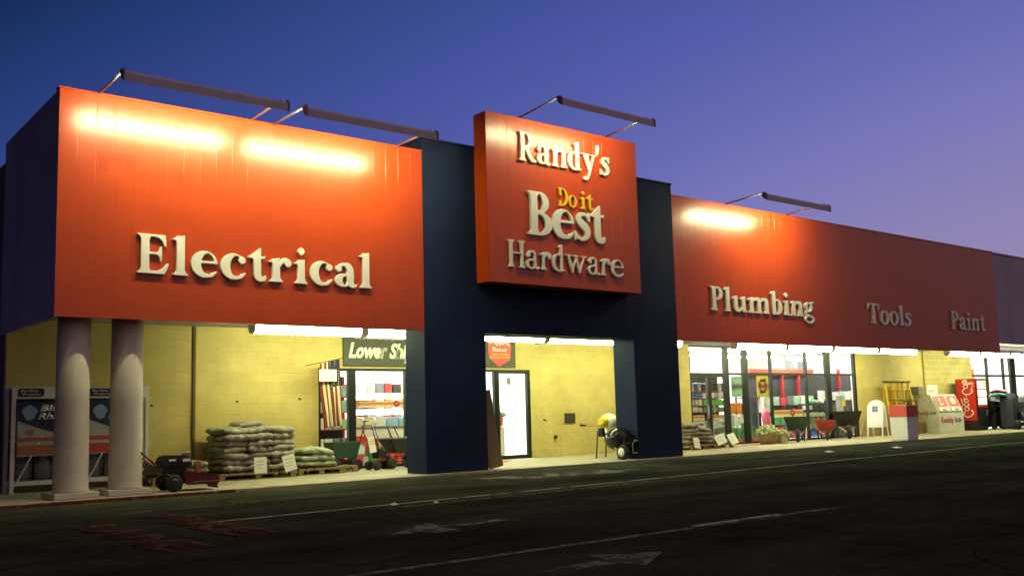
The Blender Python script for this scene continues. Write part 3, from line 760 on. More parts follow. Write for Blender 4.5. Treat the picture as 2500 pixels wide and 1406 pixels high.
# sign box on the portal
S = thing('store_sign', 'square red sign box on the blue portal with white and yellow words', 'store sign', (11.07, -.004, 4.13))
mb = ribbed(MB(), 8.69, 13.45, -.45, 4.13, 7.95); mb.box(8.69, 13.45, -.432, -.004, 4.132, 7.948)
o = mb.build('sign_box', RED); o.parent = S; o.matrix_parent_inverse = Matrix.Translation((-11.07, .004, -4.13))
S2 = S
letters(S2, "Randy's", 9.58, 12.44, 6.945, .68, .20, CREAM, -.45, .05, gap=.035)
letters(S2, 'Do', 10.74, 11.33, 6.03, .43, .19, YEL, -.45, .04, gap=.05)
letters(S2, 'it', 11.44, 11.87, 6.03, .43, .19, YEL, -.45, .04, gap=.05)
letters(S2, 'Best', 9.79, 12.22, 5.26, 1.02, .215, CREAM, -.45, .05, gap=.0)
letters(S2, 'Hardware', 9.2, 12.81, 4.475, .62, .118, CREAM, -.45, .05, gap=.04)

# ---- grey shipping banner over the entrance glazing
t = thing('shop_banner', 'long grey green board with white slanted lettering above the left window', 'banner', (7.22, 3.36, 2.475))
MB().box(0, 5.25, 0, .03, 0, .80).build('board', M('banner_green', (.05,.058,.038), .6), t)
text('lettering', "We've Beat The Competition", .085, PAPER, t, (.30, -.003, .655), .012)
text('lettering', 'Lower Shipping', .36, PAPER, t, (.13, -.003, .215), .045, .28, width=2.5)
a = MB().prism([(4.30,.70),(4.42,.76),(5.0,.74),(5.10,.62),(5.06,.22),(4.68,.03),(4.34,.26)], 'xz', -.012, -.004).build('arrow_badge', BRRED, t)
text('lettering', 'Shipping', .11, PAPER, t, (4.34, -.014, .625), .03, width=.72)
text('lettering', 'Rates', .11, PAPER, t, (4.46, -.014, .44), .03, width=.48)
text('lettering', 'LOW AS EVER', .05, YELM, t, (4.44, -.014, .335), .02, width=.56)
text('lettering', 'PACKAGE SHIPPING', .05, YELM, t, (4.38, -.014, .255), .02, width=.66)

# ================================================================== THINGS ON THE WALKWAY
SW = .05   # walkway level
# ---- propane cages
def cage(x, label, blob_text, warm):
    t = thing('propane_cage', label, 'propane cage', (x, 2.72, SW), 0, 'white propane cages against the wall')
    W, D, H = 1.24, .62, 1.94
    mb = MB()
    for px in (0, W-.07):
        for py in (0, D-.06): mb.box(px, px+.07, py, py+.06, .0, H)
    mb.box(.07, W-.07, 0, .05, .13, .21).box(.07, W-.07, 0, .05, 1.72, H).box(0, W, .06, D-.06, H-.05, H-.005).box(.07, W-.07, D-.06, D-.01, .13, .2)
    mb.bar((.12, .015, .2), (.55, .015, 1.05), .055, .02)
    mb.build('frame', WHITEM, t)
    mb = MB()
    for i in range(1, 16): mb.bar((.07+i*.073, .045, .21), (.07+i*.073, .045, 1.72), .008)
    for z in (.5, .9, 1.3): mb.bar((.07, .052, z), (W-.07, .052, z), .008)
    mb.build('mesh_door', GALV, t)
    MB().box(.07, W-.07, D-.055, D-.045, .2, H-.05).build('back_panel', M('cage_back', (.07,.07,.075), .7), t)
    b = MB().prism([(.09,1.79),(.10,1.76),(.13,1.755),(.50,1.755),(.54,1.78),(.545,1.88),(.52,1.91),(.13,1.91),(.10,1.89)], 'xz', -.012, -.002).build('badge', NAVY, t)
    text('lettering', 'Blue Rhino', .045, PAPER, t, (.14, -.014, 1.845), .01, .25, width=.30)
    text('lettering', 'Propane', .04, PAPER, t, (.16, -.014, 1.785), .01, .25, width=.32)
    MB().box(.10, 1.12, -.012, -.004, .66, 1.66).build('poster', M('poster_white', (.42,.42,.44), .6), t)
    n = 10
    MB().prism([(.10,1.32)] + [(.10+1.02*i/n, 1.32-.28*math.sin(i/n*1.5)) for i in range(1, n+1)] + [(1.12,1.66),(.10,1.66)], 'xz', -.018, -.013).build('poster_blue_field', NAVY, t)
    MB().prism([(.30+.13*math.cos(a)*(1+.15*math.sin(3*a)), 1.46+.12*math.sin(a)*(1-.2*math.cos(2*a))) for a in [k*math.pi/9 for k in range(18)]], 'xz', -.023, -.019).build('poster_emblem', BLUEL, t)
    text('lettering', 'Blue', .12, PAPER, t, (.47, -.02, 1.49), .03, .3, width=.45)
    text('lettering', 'Rhino', .12, PAPER, t, (.44, -.02, 1.34), .03, .3, width=.56)
    MB().box(.10, 1.12, -.018, -.013, .68, .86).build('poster_band', warm, t)
    MB().box(.10, 1.12, -.018, -.013, .93, 1.0).build('poster_stripe', warm, t)
    if blob_text: text('lettering', '18', .10, BRRED, t, (.27, -.02, 1.06), 0)
    for r in range(2):
        for k in range(3):
            c = (.25+k*.37, .30, .21 if r == 0 else .98)
            MB().lathe([(.10,0),(.11,.02),(.15,.05),(.155,.28),(.12,.36),(.06,.39),(.05,.40),(.10,.41),(.10,.47),(.09,.48)], c, n=16).build('gas_cylinder', M('cylinder_grey', (.25,.25,.25), .4), t)
    MB().box(.07, W-.07, .06, D-.06, .94, .96).build('shelf', WHITEM, t)
    return t
cage(-.02, 'white propane cage at the far left with 18 printed in red on its poster', True, M('poster_orange', (.40,.13,.06), .6))
cage(1.235, 'white propane cage behind the second column with a red band on its poster', False, M('poster_red', (.50,.05,.04), .6))
t = thing('storage_cabinet', 'dark metal cabinet in shadow left of the propane cages', 'cabinet', (-1.35, 3.0, 0))
MB().box(0, 1.1, 0, .8, .05, 1.75).box(-.03, 1.13, -.03, .83, 1.75, 1.80).build('body', M('cabinet_grey', (.035,.037,.05), .5), t, bevel=.01)
MB().box(.04, .53, -.02, -.002, .12, 1.68).build('door', M('cabinet_door', (.04,.042,.055), .5), t); MB().box(.57, 1.06, -.02, -.002, .12, 1.68).build('door', MC['cabinet_door'], t)

# ---- walk-behind brush cutter
t = thing('brush_cutter', 'dark red walk-behind brush cutter with a black engine beside the columns', 'brush cutter', (2.33, .45, SW), -4); t.scale = (.86, .86, .86)
mb = MB().prism([(-.05,.16),(.62,.10),(.66,.20),(.60,.27),(.30,.33),(.05,.42),(-.08,.40)], 'xz', -.36, .36)
mb.box(-.05, .60, -.375, -.36, .13, .19)
mb.build('deck', DKRED, t, bevel=.02)
MB().box(.10, .66, -.395, -.38, .17, .195).build('trim_strip', M('worn_edge', (.30,.16,.13), .4, .5), t)
for k in range(5): MB().tube([(.58, -.3+k*.14, .14), (.63, -.3+k*.14, .03)], .02, 6).build('chain_guard', BLACK, t)
mb = MB().box(-.46, .0, -.22, .22, .36, .56); mb.lathe([(.17,.0),(.17,.10),(.10,.13)], (-.22,0,.56), n=20)
mb.build('engine', BLACK, t, bevel=.025)
mb = MB().prism([(-.52,.50),(.10,.48),(.12,.62),(.04,.72),(-.42,.74),(-.52,.66)], 'xz', -.26, .2); mb.build('engine_shroud', BLACK, t, bevel=.03)
MB().box(-.36,-.22,-.268,-.262,.62,.66).build('label_plate', PAPER, t); MB().box(-.08,.07,-.268,-.262,.60,.66).build('label_plate', PAPER, t)
MB().tube([(-.02,.0,.72),(.05,.02,.77),(.15,.02,.76)], .03).build('muffler', GALV, t)
for y in (-.40, .34):
    w = MB().lathe([(.10,-.05),(.155,-.055),(.175,-.02),(.175,.02),(.155,.055),(.10,.05)], (-.28, y+.03, .175), 'y', 24).build('wheel', RUBBER, t)
    MB().lathe([(.04,-.052),(.10,-.05),(.10,.05),(.04,.052)], (-.28, y+.03, .175), 'y', 16).build('rim', BLACK, w)
MB().tube([(-.30,-.2,.40),(-.60,-.22,.55),(-1.0,-.24,.90),(-1.12,-.24,.92)], .02).tube([(-.30,.2,.40),(-.60,.22,.55),(-1.0,.24,.90),(-1.12,.24,.92)], .02).tube([(-.95,-.24,.86),(-.95,.24,.86)], .018).build('handlebar', DKRED, t)
MB().tube([(.28,-.02,.33),(.30,-.02,.60)], .03).box(.24,.36,-.06,.04,.38,.58).build('lever_post', M('orange_guard', (.30,.12,.03), .5), t)

# ---- pallets and bags
def pallet_mb(W, D):
    mb = MB()
    n = max(4, int(W/.17))
    for i in range(n): mb.box(i*W/n+.015, (i+1)*W/n-.015, 0, D, .125, .147)
    for y in (0, D/2-.045, D-.09): mb.box(.0, W, y, y+.09, .10, .125)
    for y in (0, D/2-.045, D-.09):
        for x in (0, W/2-.06, W-.12): mb.box(x, x+.12, y+.003, y+.087, .018, .10)
    for y in (0, D/2-.045, D-.09): mb.box(0, W, y, y+.09, .0, .018)
    return mb
def pallet(x, y, W, D, rz, label):
    o = pallet_mb(W, D).build('pallet', WOOD, loc=(x, y, SW)); o.rotation_euler = (0,0,R(rz))
    return tag(o, label, 'pallet', 'wooden pallets along the wall')
def bag_mb(seed, L, W, H):
    rr = random.Random(seed); nx, ny = 22, 14; vs = []; fs = []
    ph = [rr.uniform(0, 6.28) for _ in range(8)]; fr = [rr.uniform(4, 11) for _ in range(8)]
    def lump(u, v): return (.5*math.sin(fr[0]*u+ph[0]+2*v)+.4*math.sin(fr[1]*v+ph[1]+1.5*u)+.35*math.sin(fr[2]*(u+v)+ph[2])+.25*math.sin(2*fr[3]*(u-v)+ph[3]))
    for side in (1, -1):
        for j in range(ny+1):
            for i in range(nx+1):
                u, v = 2*i/nx-1, 2*j/ny-1
                e = max(0, 1-abs(u)**5.5)**.5 * max(0, 1-abs(v)**5)**.5
                z = side*H/2*e*(1+(.16*lump(u, v) if e > .3 else 0))
                if side < 0: z *= .85
                k = 1 - .05*abs(v)**2*abs(u); kk = 1 - .06*abs(u)**2
                x = u*L/2*k + .01*math.sin(fr[4]*v+ph[4]); y = v*W/2*kk + .012*math.sin(fr[5]*u+ph[5])
                vs.append((x, y, z + H/2 + .018*math.sin(2.2*u+ph[6])*math.cos(1.8*v+ph[7])))
    n = (nx+1)*(ny+1)
    for s in (0, 1):
        for j in range(ny):
            for i in range(nx):
                a = s*n+j*(nx+1)+i; q = (a, a+1, a+nx+2, a+nx+1); fs.append(q if s == 0 else tuple(reversed(q)))
    return MB().add(vs, fs, True)
BAGS = {}
def bag_data(kind, k, L, W, H, mat):
    key = (kind, k)
    if key not in BAGS:
        o = bag_mb(hash(key) % 977 if False else k*31+len(kind), L, W, H).build('bag', mat); BAGS[key] = o.data
        bpy.data.objects.remove(o)
    return BAGS[key]
def bag(kind, k, dims, mat, loc, rot, label, group):
    o = bpy.data.objects.new('sack', bag_data(kind, k, *dims, mat)); C.objects.link(o)
    o.location = loc; o.rotation_euler = [R(a) for a in rot]
    return tag(o, label, 'sack', group)
ORD = ['bottom', 'second', 'third', 'fourth', 'fifth', 'sixth', 'seventh', 'eighth']
rg = random.Random(12)
pallet(3.72, 2.18, 1.70, 1.06, 1.5, 'wooden pallet under the tall pile of bags')
cols = [('left', 4.10), ('middle', 4.60), ('right', 5.12)]
for ci, (cn, cx) in enumerate(cols):
    nl = 7
    for l in range(nl):
        nm = 'top' if l == nl-1 else ORD[l]
        bag('tall', rg.randrange(5), (.60, .56, .165), BAGM, (cx+rg.uniform(-.03,.03), 2.46+rg.uniform(-.03,.05), SW+.15+l*.126), (rg.uniform(-3,3), rg.uniform(-4,4), rg.uniform(-5,5)),
            'grey green sack, %s in the front %s column of the tall pile' % (nm, cn), 'sacks in the tall pile')
    for l in range(4, nl+(1 if ci == 1 else 0)):
        nm = 'top' if l == nl-1+(1 if ci == 1 else 0) else ORD[l]
        bag('tall', rg.randrange(5), (.60, .52, .165), BAGM, (cx+rg.uniform(-.03,.05), 2.96, SW+.15+l*.126), (rg.uniform(-3,3), rg.uniform(-4,4), rg.uniform(-6,6)),
            'grey green sack, %s at the back of the %s column of the tall pile' % (nm, cn), 'sacks in the tall pile')
    for l in range(4):
        bag('tall', rg.randrange(5), (.60, .52, .165), BAGM, (cx, 2.96, SW+.15+l*.126), (0, 0, rg.uniform(-4,4)),
            'grey green sack, %s at the back of the %s column of the tall pile' % (ORD[l], cn), 'sacks in the tall pile')
pallet(5.52, 2.30, 1.10, .98, -2, 'wooden pallet under the low pile of pale green bags')
for l in range(3):
    for k, x in enumerate((5.80, 6.16)):
        if k == 1 and l == 2: pass
        bag('low', (l*2+k) % 5, (.62, .72, .16), BAGM3, (x+.03*l*(1-2*k)+.05, 2.72, SW+.15+l*.135), (0, (-3, 5)[k]+(l*2), 4-8*k),
            'pale green sack, %s on the %s side of the low pile left of the window' % (('bottom','middle','top')[l], ('left','right')[k]), 'pale sacks in the low pile')
pallet(6.35, 2.45, .72, .80, 1, 'small wooden pallet with nothing on it, below the flag')
pallet(2.35, 2.1, 1.15, 1.0, 3, 'wooden pallet in the dark behind the red brush cutter')
for l in range(2):
    for k, x in enumerate((2.72, 3.20)):
        bag('left', (l+2*k) % 5, (.66, .80, .16), BAGM, (x, 2.58, SW+.15+l*.135), (0, 0, 6-5*k),
            'green grey sack, %s %s one on the pallet behind the red brush cutter' % (('lower','upper')[l], ('left','right')[k]), 'sacks behind the brush cutter')
pallet(18.0, 2.05, 1.12, 1.0, 0, 'wooden pallet under the grey bags beside the right pillar')
pallet(19.2, 2.15, .86, .9, 2, 'wooden pallet with cards, in front of the double glass doors')
for l in range(5):
    for k, x in enumerate((18.32, 18.84)):
        if l == 4 and k == 1: continue
        bag('right', (l+3*k) % 5, (.62, .80, .15), BAGM2, (x+rg.uniform(-.04,.04)-.02*l, 2.52, SW+.15+l*.118), (rg.uniform(-3,3), rg.uniform(-6,6)+(6 if k else -3)*(l > 2), rg.uniform(-8,8)),
            'grey brown sack, %s on the %s side of the pile beside the right pillar' % (('bottom','second','third','fourth','top')[l], ('left','right')[k]), 'grey sacks by the right pillar')
bag('right', 3, (.6, .7, .15), BAGM2, (19.55, 2.55, SW+.15), (0, 2, 5), 'single grey brown sack lying on the pallet with the leaning cards', 'grey sacks by the right pillar')
def card(x, y, z, w, h, rot, label):
    o = MB().box(-w/2, w/2, -.004, .004, 0, h).build('price_card', PAPER, loc=(x, y, z)); o.rotation_euler = [R(a) for a in rot]
    for k in range(3):
        MB().box(-w*.33, w*.33-.03*k, -.006, -.0045, h*(.72-.2*k), h*(.76-.2*k)).build('ink_line', M('pale_ink', (.45,.45,.42), .7), o)
    return tag(o, label, 'price card', 'white price cards')
card(4.55, 2.06, .17, .28, .33, (-6, 0, 0), 'white price card leaning on the middle of the tall bag pile')
card(5.24, 2.06, .19, .28, .34, (-8, -12, 0), 'tilted white price card at the right end of the tall bag pile')
card(18.17, 1.99, .10, .26, .32, (-20, 8, 0), 'white price card partly hidden behind the right portal pillar')
card(19.36, 2.02, .18, .42, .30, (-25, -14, 0), 'white price card leaning on the bags left of the glass doors')
card(19.98, 2.04, .16, .34, .34, (-25, -12, 0), 'white price card leaning on the pallet in front of the glass doors')

# ---- flag on a pole, with white card
t = thing('flag', 'striped red and white flag with a blue field hanging on a short pole', 'flag', (6.4, 3.05, 1.04))
MB().tube([(-.30, .05, 1.42), (.62, .0, 1.60)], .010, 8).build('pole', M('pole_wood', (.10,.07,.03), .5), t)
mb = MB(); NX, NZ = 39, 30; vs = []
def fl(i, j):
    u, v = i/NX, j/NZ
    w = .50*(1-.18*v) ; x = .02 + u*w + .20*v**1.6*(.5+.5*u) ; z = 1.455 + .13*u - v*(1.45+.08*u)
    return (x, -.03 + .035*math.sin(u*17+v*2.0)*(.4+.6*v) + .03*math.sin(v*5+u*3), z)
for j in range(NZ+1):
    for i in range(NX+1): vs.append(fl(i, j))
o0 = len(mb.v); mb.v += vs
for j in range(NZ):
    for i in range(NX):
        a = j*(NX+1)+i; st = i * 9 // (NX+1)
        mb.f.append([a, a+1, a+NX+2, a+NX+1]); mb.sm.append(True)
        mb.mi.append(2 if (st >= 4 and j < 12) else (0 if st % 2 == 0 else 1))
FR = M('flag_red', (.17, .03, .022), .75); FW = M('flag_cream', (.66, .56, .36), .75)
def star_mat():
    m, nt, n, l, p = nodes_of('flag_stars')
    tcn = n.new('ShaderNodeTexCoord'); vo = n.new('ShaderNodeTexVoronoi'); vo.inputs['Scale'].default_value = 17; vo.inputs['Randomness'].default_value = .15
    l.new(tcn.outputs['Object'], vo.inputs['Vector'])
    r = n.new('ShaderNodeValToRGB'); r.color_ramp.interpolation = 'CONSTANT'
    r.color_ramp.elements[0].color = (.55,.53,.42,1); r.color_ramp.elements[1].position = .24; r.color_ramp.elements[1].color = (.018,.022,.045,1)
    l.new(vo.outputs['Distance'], r.inputs['Fac']); l.new(r.outputs['Color'], p.inputs['Base Color']); p.inputs['Roughness'].default_value = .75
    return m
o = mb.build('cloth', [FR, FW, star_mat()], t); 
sm = o.modifiers.new('thickness', 'SOLIDIFY'); sm.thickness = .003
tag(MB().box(0, .44, 0, .012, 0, .27).build('blank_card', PAPER, loc=(6.36, 2.93, 2.10)), 'blank bright white card in front of the flag stripes', 'card')

# ---- spreaders and small tiller by the left window
def spreader(x, y, rz, label):
    t = thing('seed_spreader', label, 'spreader', (x, y, SW), rz, 'black spreaders by the left window')
    mb = MB()
    top = [(-.40,-.28),(.40,-.28),(.40,.28),(-.40,.28)]; bot = [(-.16,-.13),(.16,-.13),(.16,.13),(-.16,.13)]
    mb.add([(a, b, .70) for a, b in top] + [(a, b, .36) for a, b in bot] + [(a*.94, b*.92, .70) for a, b in top] + [(a*.9, b*.9, .39) for a, b in bot],
           [(0,1,5,4),(1,2,6,5),(2,3,7,6),(3,0,4,7),(4,5,6,7),(8,12,13,9),(9,13,14,10),(10,14,15,11),(11,15,12,8),(12,15,14,13),(0,8,9,1),(1,9,10,2),(2,10,11,3),(3,11,8,0)])
    mb.build('hopper', BLACK, t, bevel=.012)
    MB().tube([(-.42,-.30,.70),(.42,-.30,.70),(.42,.30,.70),(-.42,.30,.70),(-.42,-.30,.70)], .018, 6).build('rim_lip', M('grey_rim', (.09,.09,.08), .5), t)
    for sx in (-.30, .30):
        w = MB().lathe([(.10,-.04),(.14,-.045),(.16,-.02),(.16,.02),(.14,.045),(.10,.04)], (sx, .02, .16), 'x', 20).build('wheel', RUBBER, t)
        MB().lathe([(.02,-.03),(.10,-.03),(.10,.03),(.02,.03)], (sx, .02, .16), 'x', 12).build('rim', GALV, w)
    MB().tube([(-.30,.02,.16),(.30,.02,.16)], .014).tube([(-.2,.1,.38),(-.2,.02,.16)], .014).tube([(.2,.1,.38),(.2,.02,.16)], .014).tube([(0,-.05,.36),(0,-.32,.02)], .014).build('frame', BLACK, t)
    MB().lathe([(.02,.27),(.12,.27),(.12,.29),(.02,.29)], n=16).build('impeller', BLACK, t)
    MB().tube([(-.18,.14,.36),(-.2,.5,.72),(-.2,.62,.98),(.2,.62,.98),(.2,.5,.72),(.18,.14,.36)], .016).build('handlebar', BLACK, t)
    return t
spreader(8.28, 2.70, 8, 'black seed spreader with a wide open hopper in front of the left window')
s2 = dup(bpy.data.objects['seed_spreader'], (8.95, 3.02, SW), 35, 'black seed spreader mostly hidden by the left portal pillar')
t = thing('garden_tiller', 'small black garden tiller with red bar between window post and spreader', 'tiller', (7.72, 2.62, SW), 12)
MB().box(-.14,.14,-.12,.12,.26,.44).lathe([(.10,.44),(.10,.50),(.05,.52)], n=16).build('engine', BLACK, t, bevel=.02)
MB().box(-.16,.28,-.05,.05,.20,.24).build('red_bar', BRRED, t)
for sx, r in ((-.20,.11),(.27,.13)):
    MB().lathe([(r*.5,-.05),(r*.9,-.05),(r,-.02),(r,.02),(r*.9,.05),(r*.5,.05)], (sx, -.13, r), 'y', 18).build('wheel', RUBBER, t)
    MB().lathe([(r*.5,-.05),(r*.9,-.05),(r,-.02),(r,.02),(r*.9,.05),(r*.5,.05)], (sx, .13, r), 'y', 18).build('wheel', RUBBER, t)
MB().tube([(-.08,-.10,.40),(-.30,-.16,.80),(-.38,-.16,1.02),(-.38,.16,1.02),(-.30,.16,.80),(-.08,.10,.40)], .014).build('handlebar', BLACK, t)
card(7.46, 2.44, .46, .17, .36, (-6, -8, 0), 'narrow white price card hanging on the handle of the garden tiller')
t = thing('garden_cart', 'dark garden cart with a red axle bar standing below the flag', 'cart', (6.98, 3.02, SW), 0)
mb = MB(); 
mb.add([(-.36,-.24,.66),(.36,-.24,.66),(.36,.24,.66),(-.36,.24,.66),(-.28,-.18,.30),(.28,-.18,.30),(.28,.18,.30),(-.28,.18,.30),(-.33,-.21,.66),(.33,-.21,.66),(.33,.21,.66),(-.33,.21,.66),(-.26,-.16,.33),(.26,-.16,.33),(.26,.16,.33),(-.26,.16,.33)],
       [(0,1,5,4),(1,2,6,5),(2,3,7,6),(3,0,4,7),(4,5,6,7),(8,12,13,9),(9,13,14,10),(10,14,15,11),(11,15,12,8),(12,15,14,13),(0,8,9,1),(1,9,10,2),(2,10,11,3),(3,11,8,0)])
mb.build('tub', GRNDK, t)
MB().box(-.30,.30,-.02,.02,.22,.26).build('axle', BRRED, t)
for sx in (-.27,.27): MB().lathe([(.09,-.03),(.13,-.03),(.14,0),(.13,.03),(.09,.03)], (sx,-.2,.14), 'y', 18).build('wheel', RUBBER, t); MB().lathe([(.09,-.03),(.13,-.03),(.14,0),(.13,.03),(.09,.03)], (sx,.2,.14), 'y', 18).build('wheel', RUBBER, t)
MB().tube([(.30,0,.28),(.42,-.1,.7),(.50,-.2,1.12)], .014).tube([(.42,-.20,1.12),(.58,-.20,1.12)], .014).build('pull_handle', BLACK, t)

# ---- leaning boards on the left pillar
def plank(x, y, z, ln, w, th, rot, mat, label):
    o = MB().box(0, w, -th, 0, 0, ln).build('leaning_board', mat, loc=(x, y, z)); o.rotation_euler = [R(a) for a in rot]
    return tag(o, label, 'board', 'boards leaning on the left pillar')
BRD = M('brown_board', (.24,.18,.08), .55, var=.35, scale=3); BRD2 = M('dark_board', (.055,.04,.03), .5, var=.3)
plank(9.10, .25, SW, 1.72, .34, .06, (0, -10, -6), BRD, 'wide brown board leaning against the left portal pillar')
plank(9.10, .45, SW, 1.82, .10, .05, (0, -9.5, 0), BRD2, 'narrow dark board leaning behind the wide brown board')
plank(9.30, .62, SW, 1.50, .07, .04, (0, -11, 0), M('red_brown_rail', (.33,.10,.07), .5), 'thin reddish rail leaning behind the brown board')

# ---- cement mixer
t = thing('cement_mixer', 'black cement mixer with a pale and yellow drum beside the right pillar', 'cement mixer', (13.32, .50, SW), 0)
dr_ = MB().lathe([(.06,-.34),(.20,-.30),(.31,-.05),(.32,.08),(.27,.20),(.18,.28)], n=24).build('drum', M('pale_drum', (.80,.78,.62), .4), t)
dr_.scale = (.86, .86, .86); dr_.location = (.90, 1.12, .86); dr_.rotation_euler = (R(6), R(-80), 0)
MB().lathe([(.315,-.06),(.325,-.03),(.315,0)], n=24).build('ring_gear', YELM, dr_)
MB().lathe([(.19,.27),(.185,.30),(.12,.43),(.10,.44)], n=20).build('mouth', YELM, dr_)
MB().tube([(.60,1.0,.82),(.20,1.0,.84),(-.10,1.0,.85)], .016).build('tilt_handle', YELM, t)
MB().tube([(-.08,1.0,.85),(-.26,1.0,.86)], .026).build('grip', BLACK, t)
mb = MB().ball((.14,.02,.50), (.42,.34,.30), 22); mb.build('motor_cover', BLACKG, t)
MB().box(-.04,.36,-.42,-.10,.24,.60).build('motor_housing', BLACKG, t, bevel=.05)
MB().tube([(.12,-.46,.16),(.12,-.46,.40),(.20,-.47,.46),(.42,-.47,.44),(.48,-.46,.38),(.44,-.46,.16),(.12,-.46,.16)], .018).build('guard_bar', STEEL, t)
for sx, sy in ((-.12,-.34),(.60,-.30)):
    w = MB().lathe([(.11,-.055),(.16,-.06),(.185,-.02),(.185,.02),(.16,.06),(.11,.055)], (sx, sy, .185), 'x', 22).build('wheel', RUBBER, t)
    MB().lathe([(.03,-.065),(.11,-.06),(.11,.06),(.03,.065)], (sx, sy, .185), 'x', 16).build('rim', WHITEM, w)
MB().tube([(-.12,-.34,.185),(.60,-.30,.185)], .02).tube([(.0,-.3,.2),(.50,.9,.72)], .024).tube([(.5,-.3,.2),(.75,.9,.72)], .024).tube([(.26,1.0,.0),(.34,1.0,.70)], .018).tube([(.9,1.3,.0),(.75,1.12,.75)], .018).build('frame', BLACK, t)
MB().tube([(.10,.5,.76),(-.02,.3,.66),(-.12,.0,.40),(-.12,-.2,.14)], .024).build('hose', WHITEM, t)
MB().box(-.08,.03,.40,.56,.56,.78).build('switch_box', BLACK, t, bevel=.01)
MB().ball((.22,-.425,.50), (.02,.012,.02), 8).build('bolt_cap', STEEL, t); MB().ball((.02,-.40,.40), (.03,.012,.04), 8).build('bolt_cap', STEEL, t)

# ---- planter and flower box
t = thing('barrel_planter', 'half barrel planter full of pale leaves in front of the right windows', 'planter', (22.38, 2.62, SW))
MB().lathe([(.25,0),(.29,.12),(.315,.34),(.33,.38),(.29,.38),(.28,.34)], n=20).build('barrel', M('barrel_wood', (.24,.20,.10), .8, var=.3, scale=8), t)
def foliage(r, n, seed, size, flat=.6):
    mb = MB(); rr = random.Random(seed)
    for _ in range(n):
        d = Vector((rr.gauss(0,1), rr.gauss(0,1), rr.gauss(0,1))); d.normalize(); c = d * r * rr.uniform(.5, 1.0); c.z = abs(c.z) * flat
        m = Euler((rr.uniform(-1,1), rr.uniform(-1,1), rr.uniform(0,6.3))).to_matrix(); s = size*rr.uniform(.6,1.3)
        mb.add([c + m @ Vector(q) for q in ((-s,0,0),(0,-s*.5,.2*s),(s,0,0),(0,s*.5,.2*s))], [(0,1,2,3)])
    return mb
PALE = M('pale_leaf', (.50,.52,.28), .6, var=.35, scale=12)
foliage(.38, 300, 1, .075, .75).build('foliage', PALE, t).location = (0, 0, .33)
t = thing('flower_box', 'square box of white flowers beside the barrel planter', 'planter', (22.92, 2.48, SW))
MB().box(-.15,.15,-.15,.15,0,.32).box(-.165,.165,-.165,.165,.29,.335).build('box', M('box_tan', (.42,.40,.27), .8), t, bevel=.008)
foliage(.28, 140, 2, .06).build('foliage', PALE, t).location = (.02, 0, .30)
t = thing('potted_flowers', 'low pot of pale flowers right of the square flower box', 'planter', (23.35, 2.72, SW))
MB().lathe([(.10,0),(.15,.20),(.16,.22),(.13,.22)], n=16).build('pot', BLACK, t)
foliage(.24, 120, 3, .06, .9).build('foliage', PALE, t).location = (0, 0, .20)

# ---- wheelbarrows
def barrow(x, y, rz, mat, label, s=1.0, hmat=None):
    t = thing('wheelbarrow', label, 'wheelbarrow', (x, y, SW), rz, 'wheelbarrows lined up under the right windows')
    def P(q): return tuple(v*s for v in q)
    top = [(-.38,-.50),(.38,-.50),(.34,.48),(-.34,.48)]; bot = [(-.25,-.30),(.25,-.30),(.23,.36),(-.23,.36)]
    zt = [.76,.76,.70,.70]
    vs = [P((a,b,z)) for (a,b),z in zip(top, zt)] + [P((a,b,.34)) for a,b in bot] + [P((a*.95,b*.95,z)) for (a,b),z in zip(top, zt)] + [P((a*.93,b*.93,.36)) for a,b in bot]
    MB().add(vs, [(0,1,5,4),(1,2,6,5),(2,3,7,6),(3,0,4,7),(4,5,6,7),(8,12,13,9),(9,13,14,10),(10,14,15,11),(11,15,12,8),(12,15,14,13),(0,8,9,1),(1,9,10,2),(2,10,11,3),(3,11,8,0)]).build('tray', mat, t, bevel=.02*s)
    w = MB().lathe([(.10*s,-.05*s),(.17*s,-.05*s),(.20*s,-.02*s),(.20*s,.02*s),(.17*s,.05*s),(.10*s,.05*s)], P((0,-.58,.20)), 'x', 22).build('wheel', RUBBER, t)
    MB().lathe([(.02*s,-.04*s),(.10*s,-.03*s),(.10*s,.03*s),(.02*s,.04*s)], P((0,-.58,.20)), 'x', 14).build('rim', mat, w)
    hm = hmat or M('handle_wood', (.42,.30,.14), .6)
    for sx in (-1, 1):
        MB().tube([P((sx*.08,-.62,.20)), P((sx*.20,-.1,.31)), P((sx*.27,.9,.62))], .022*s, 8).build('handle', hm, t)
        MB().tube([P((sx*.22,.18,.36)), P((sx*.24,.22,.02)), P((sx*.24,.36,.02)), P((sx*.24,.45,.44))], .018*s, 8).build('leg', BLACK, t)
        MB().tube([P((sx*.16,-.20,.34)), P((sx*.28,-.36,.52))], .014*s, 6).build('brace', STEEL, t)
    return t
barrow(24.25, 2.82, -52, GRNDK, 'dark green wheelbarrow holding goods, next to the barrel planter', 1.12)
barrow(25.98, 2.85, -50, M('red_tray', (.36,.035,.02), .4), 'red wheelbarrow, smallest and middle of the three', .92)
barrow(27.35, 2.85, -52, BLACK, 'large black wheelbarrow under the window beside the wall', 1.28)
t = thing('goods_sack', 'yellow and white bag heaped in the dark green wheelbarrow', 'bag', (24.3, 2.85, .66))
bag_mb(9, .5, .4, .2).build('body', M('yellow_bag', (.62,.55,.12), .6, var=.5, scale=14), t)
tag(MB().tube([(24.35,2.55,.06),(24.72,2.75,.35),(25.05,3.0,.62),(25.12,3.05,1.02)], .02, 8).build('wooden_stake', M('bare_wood', (.55,.42,.20), .6)), 'bent pale wooden stake between the green and red wheelbarrows', 'stake')
tag(MB().tube([(27.32,2.35,.10),(27.60,2.42,.35),(27.86,2.5,.62)], .018, 8).build('wooden_stake', MC['bare_wood']), 'pale wooden handle leaning at the right of the black wheelbarrow', 'stake')

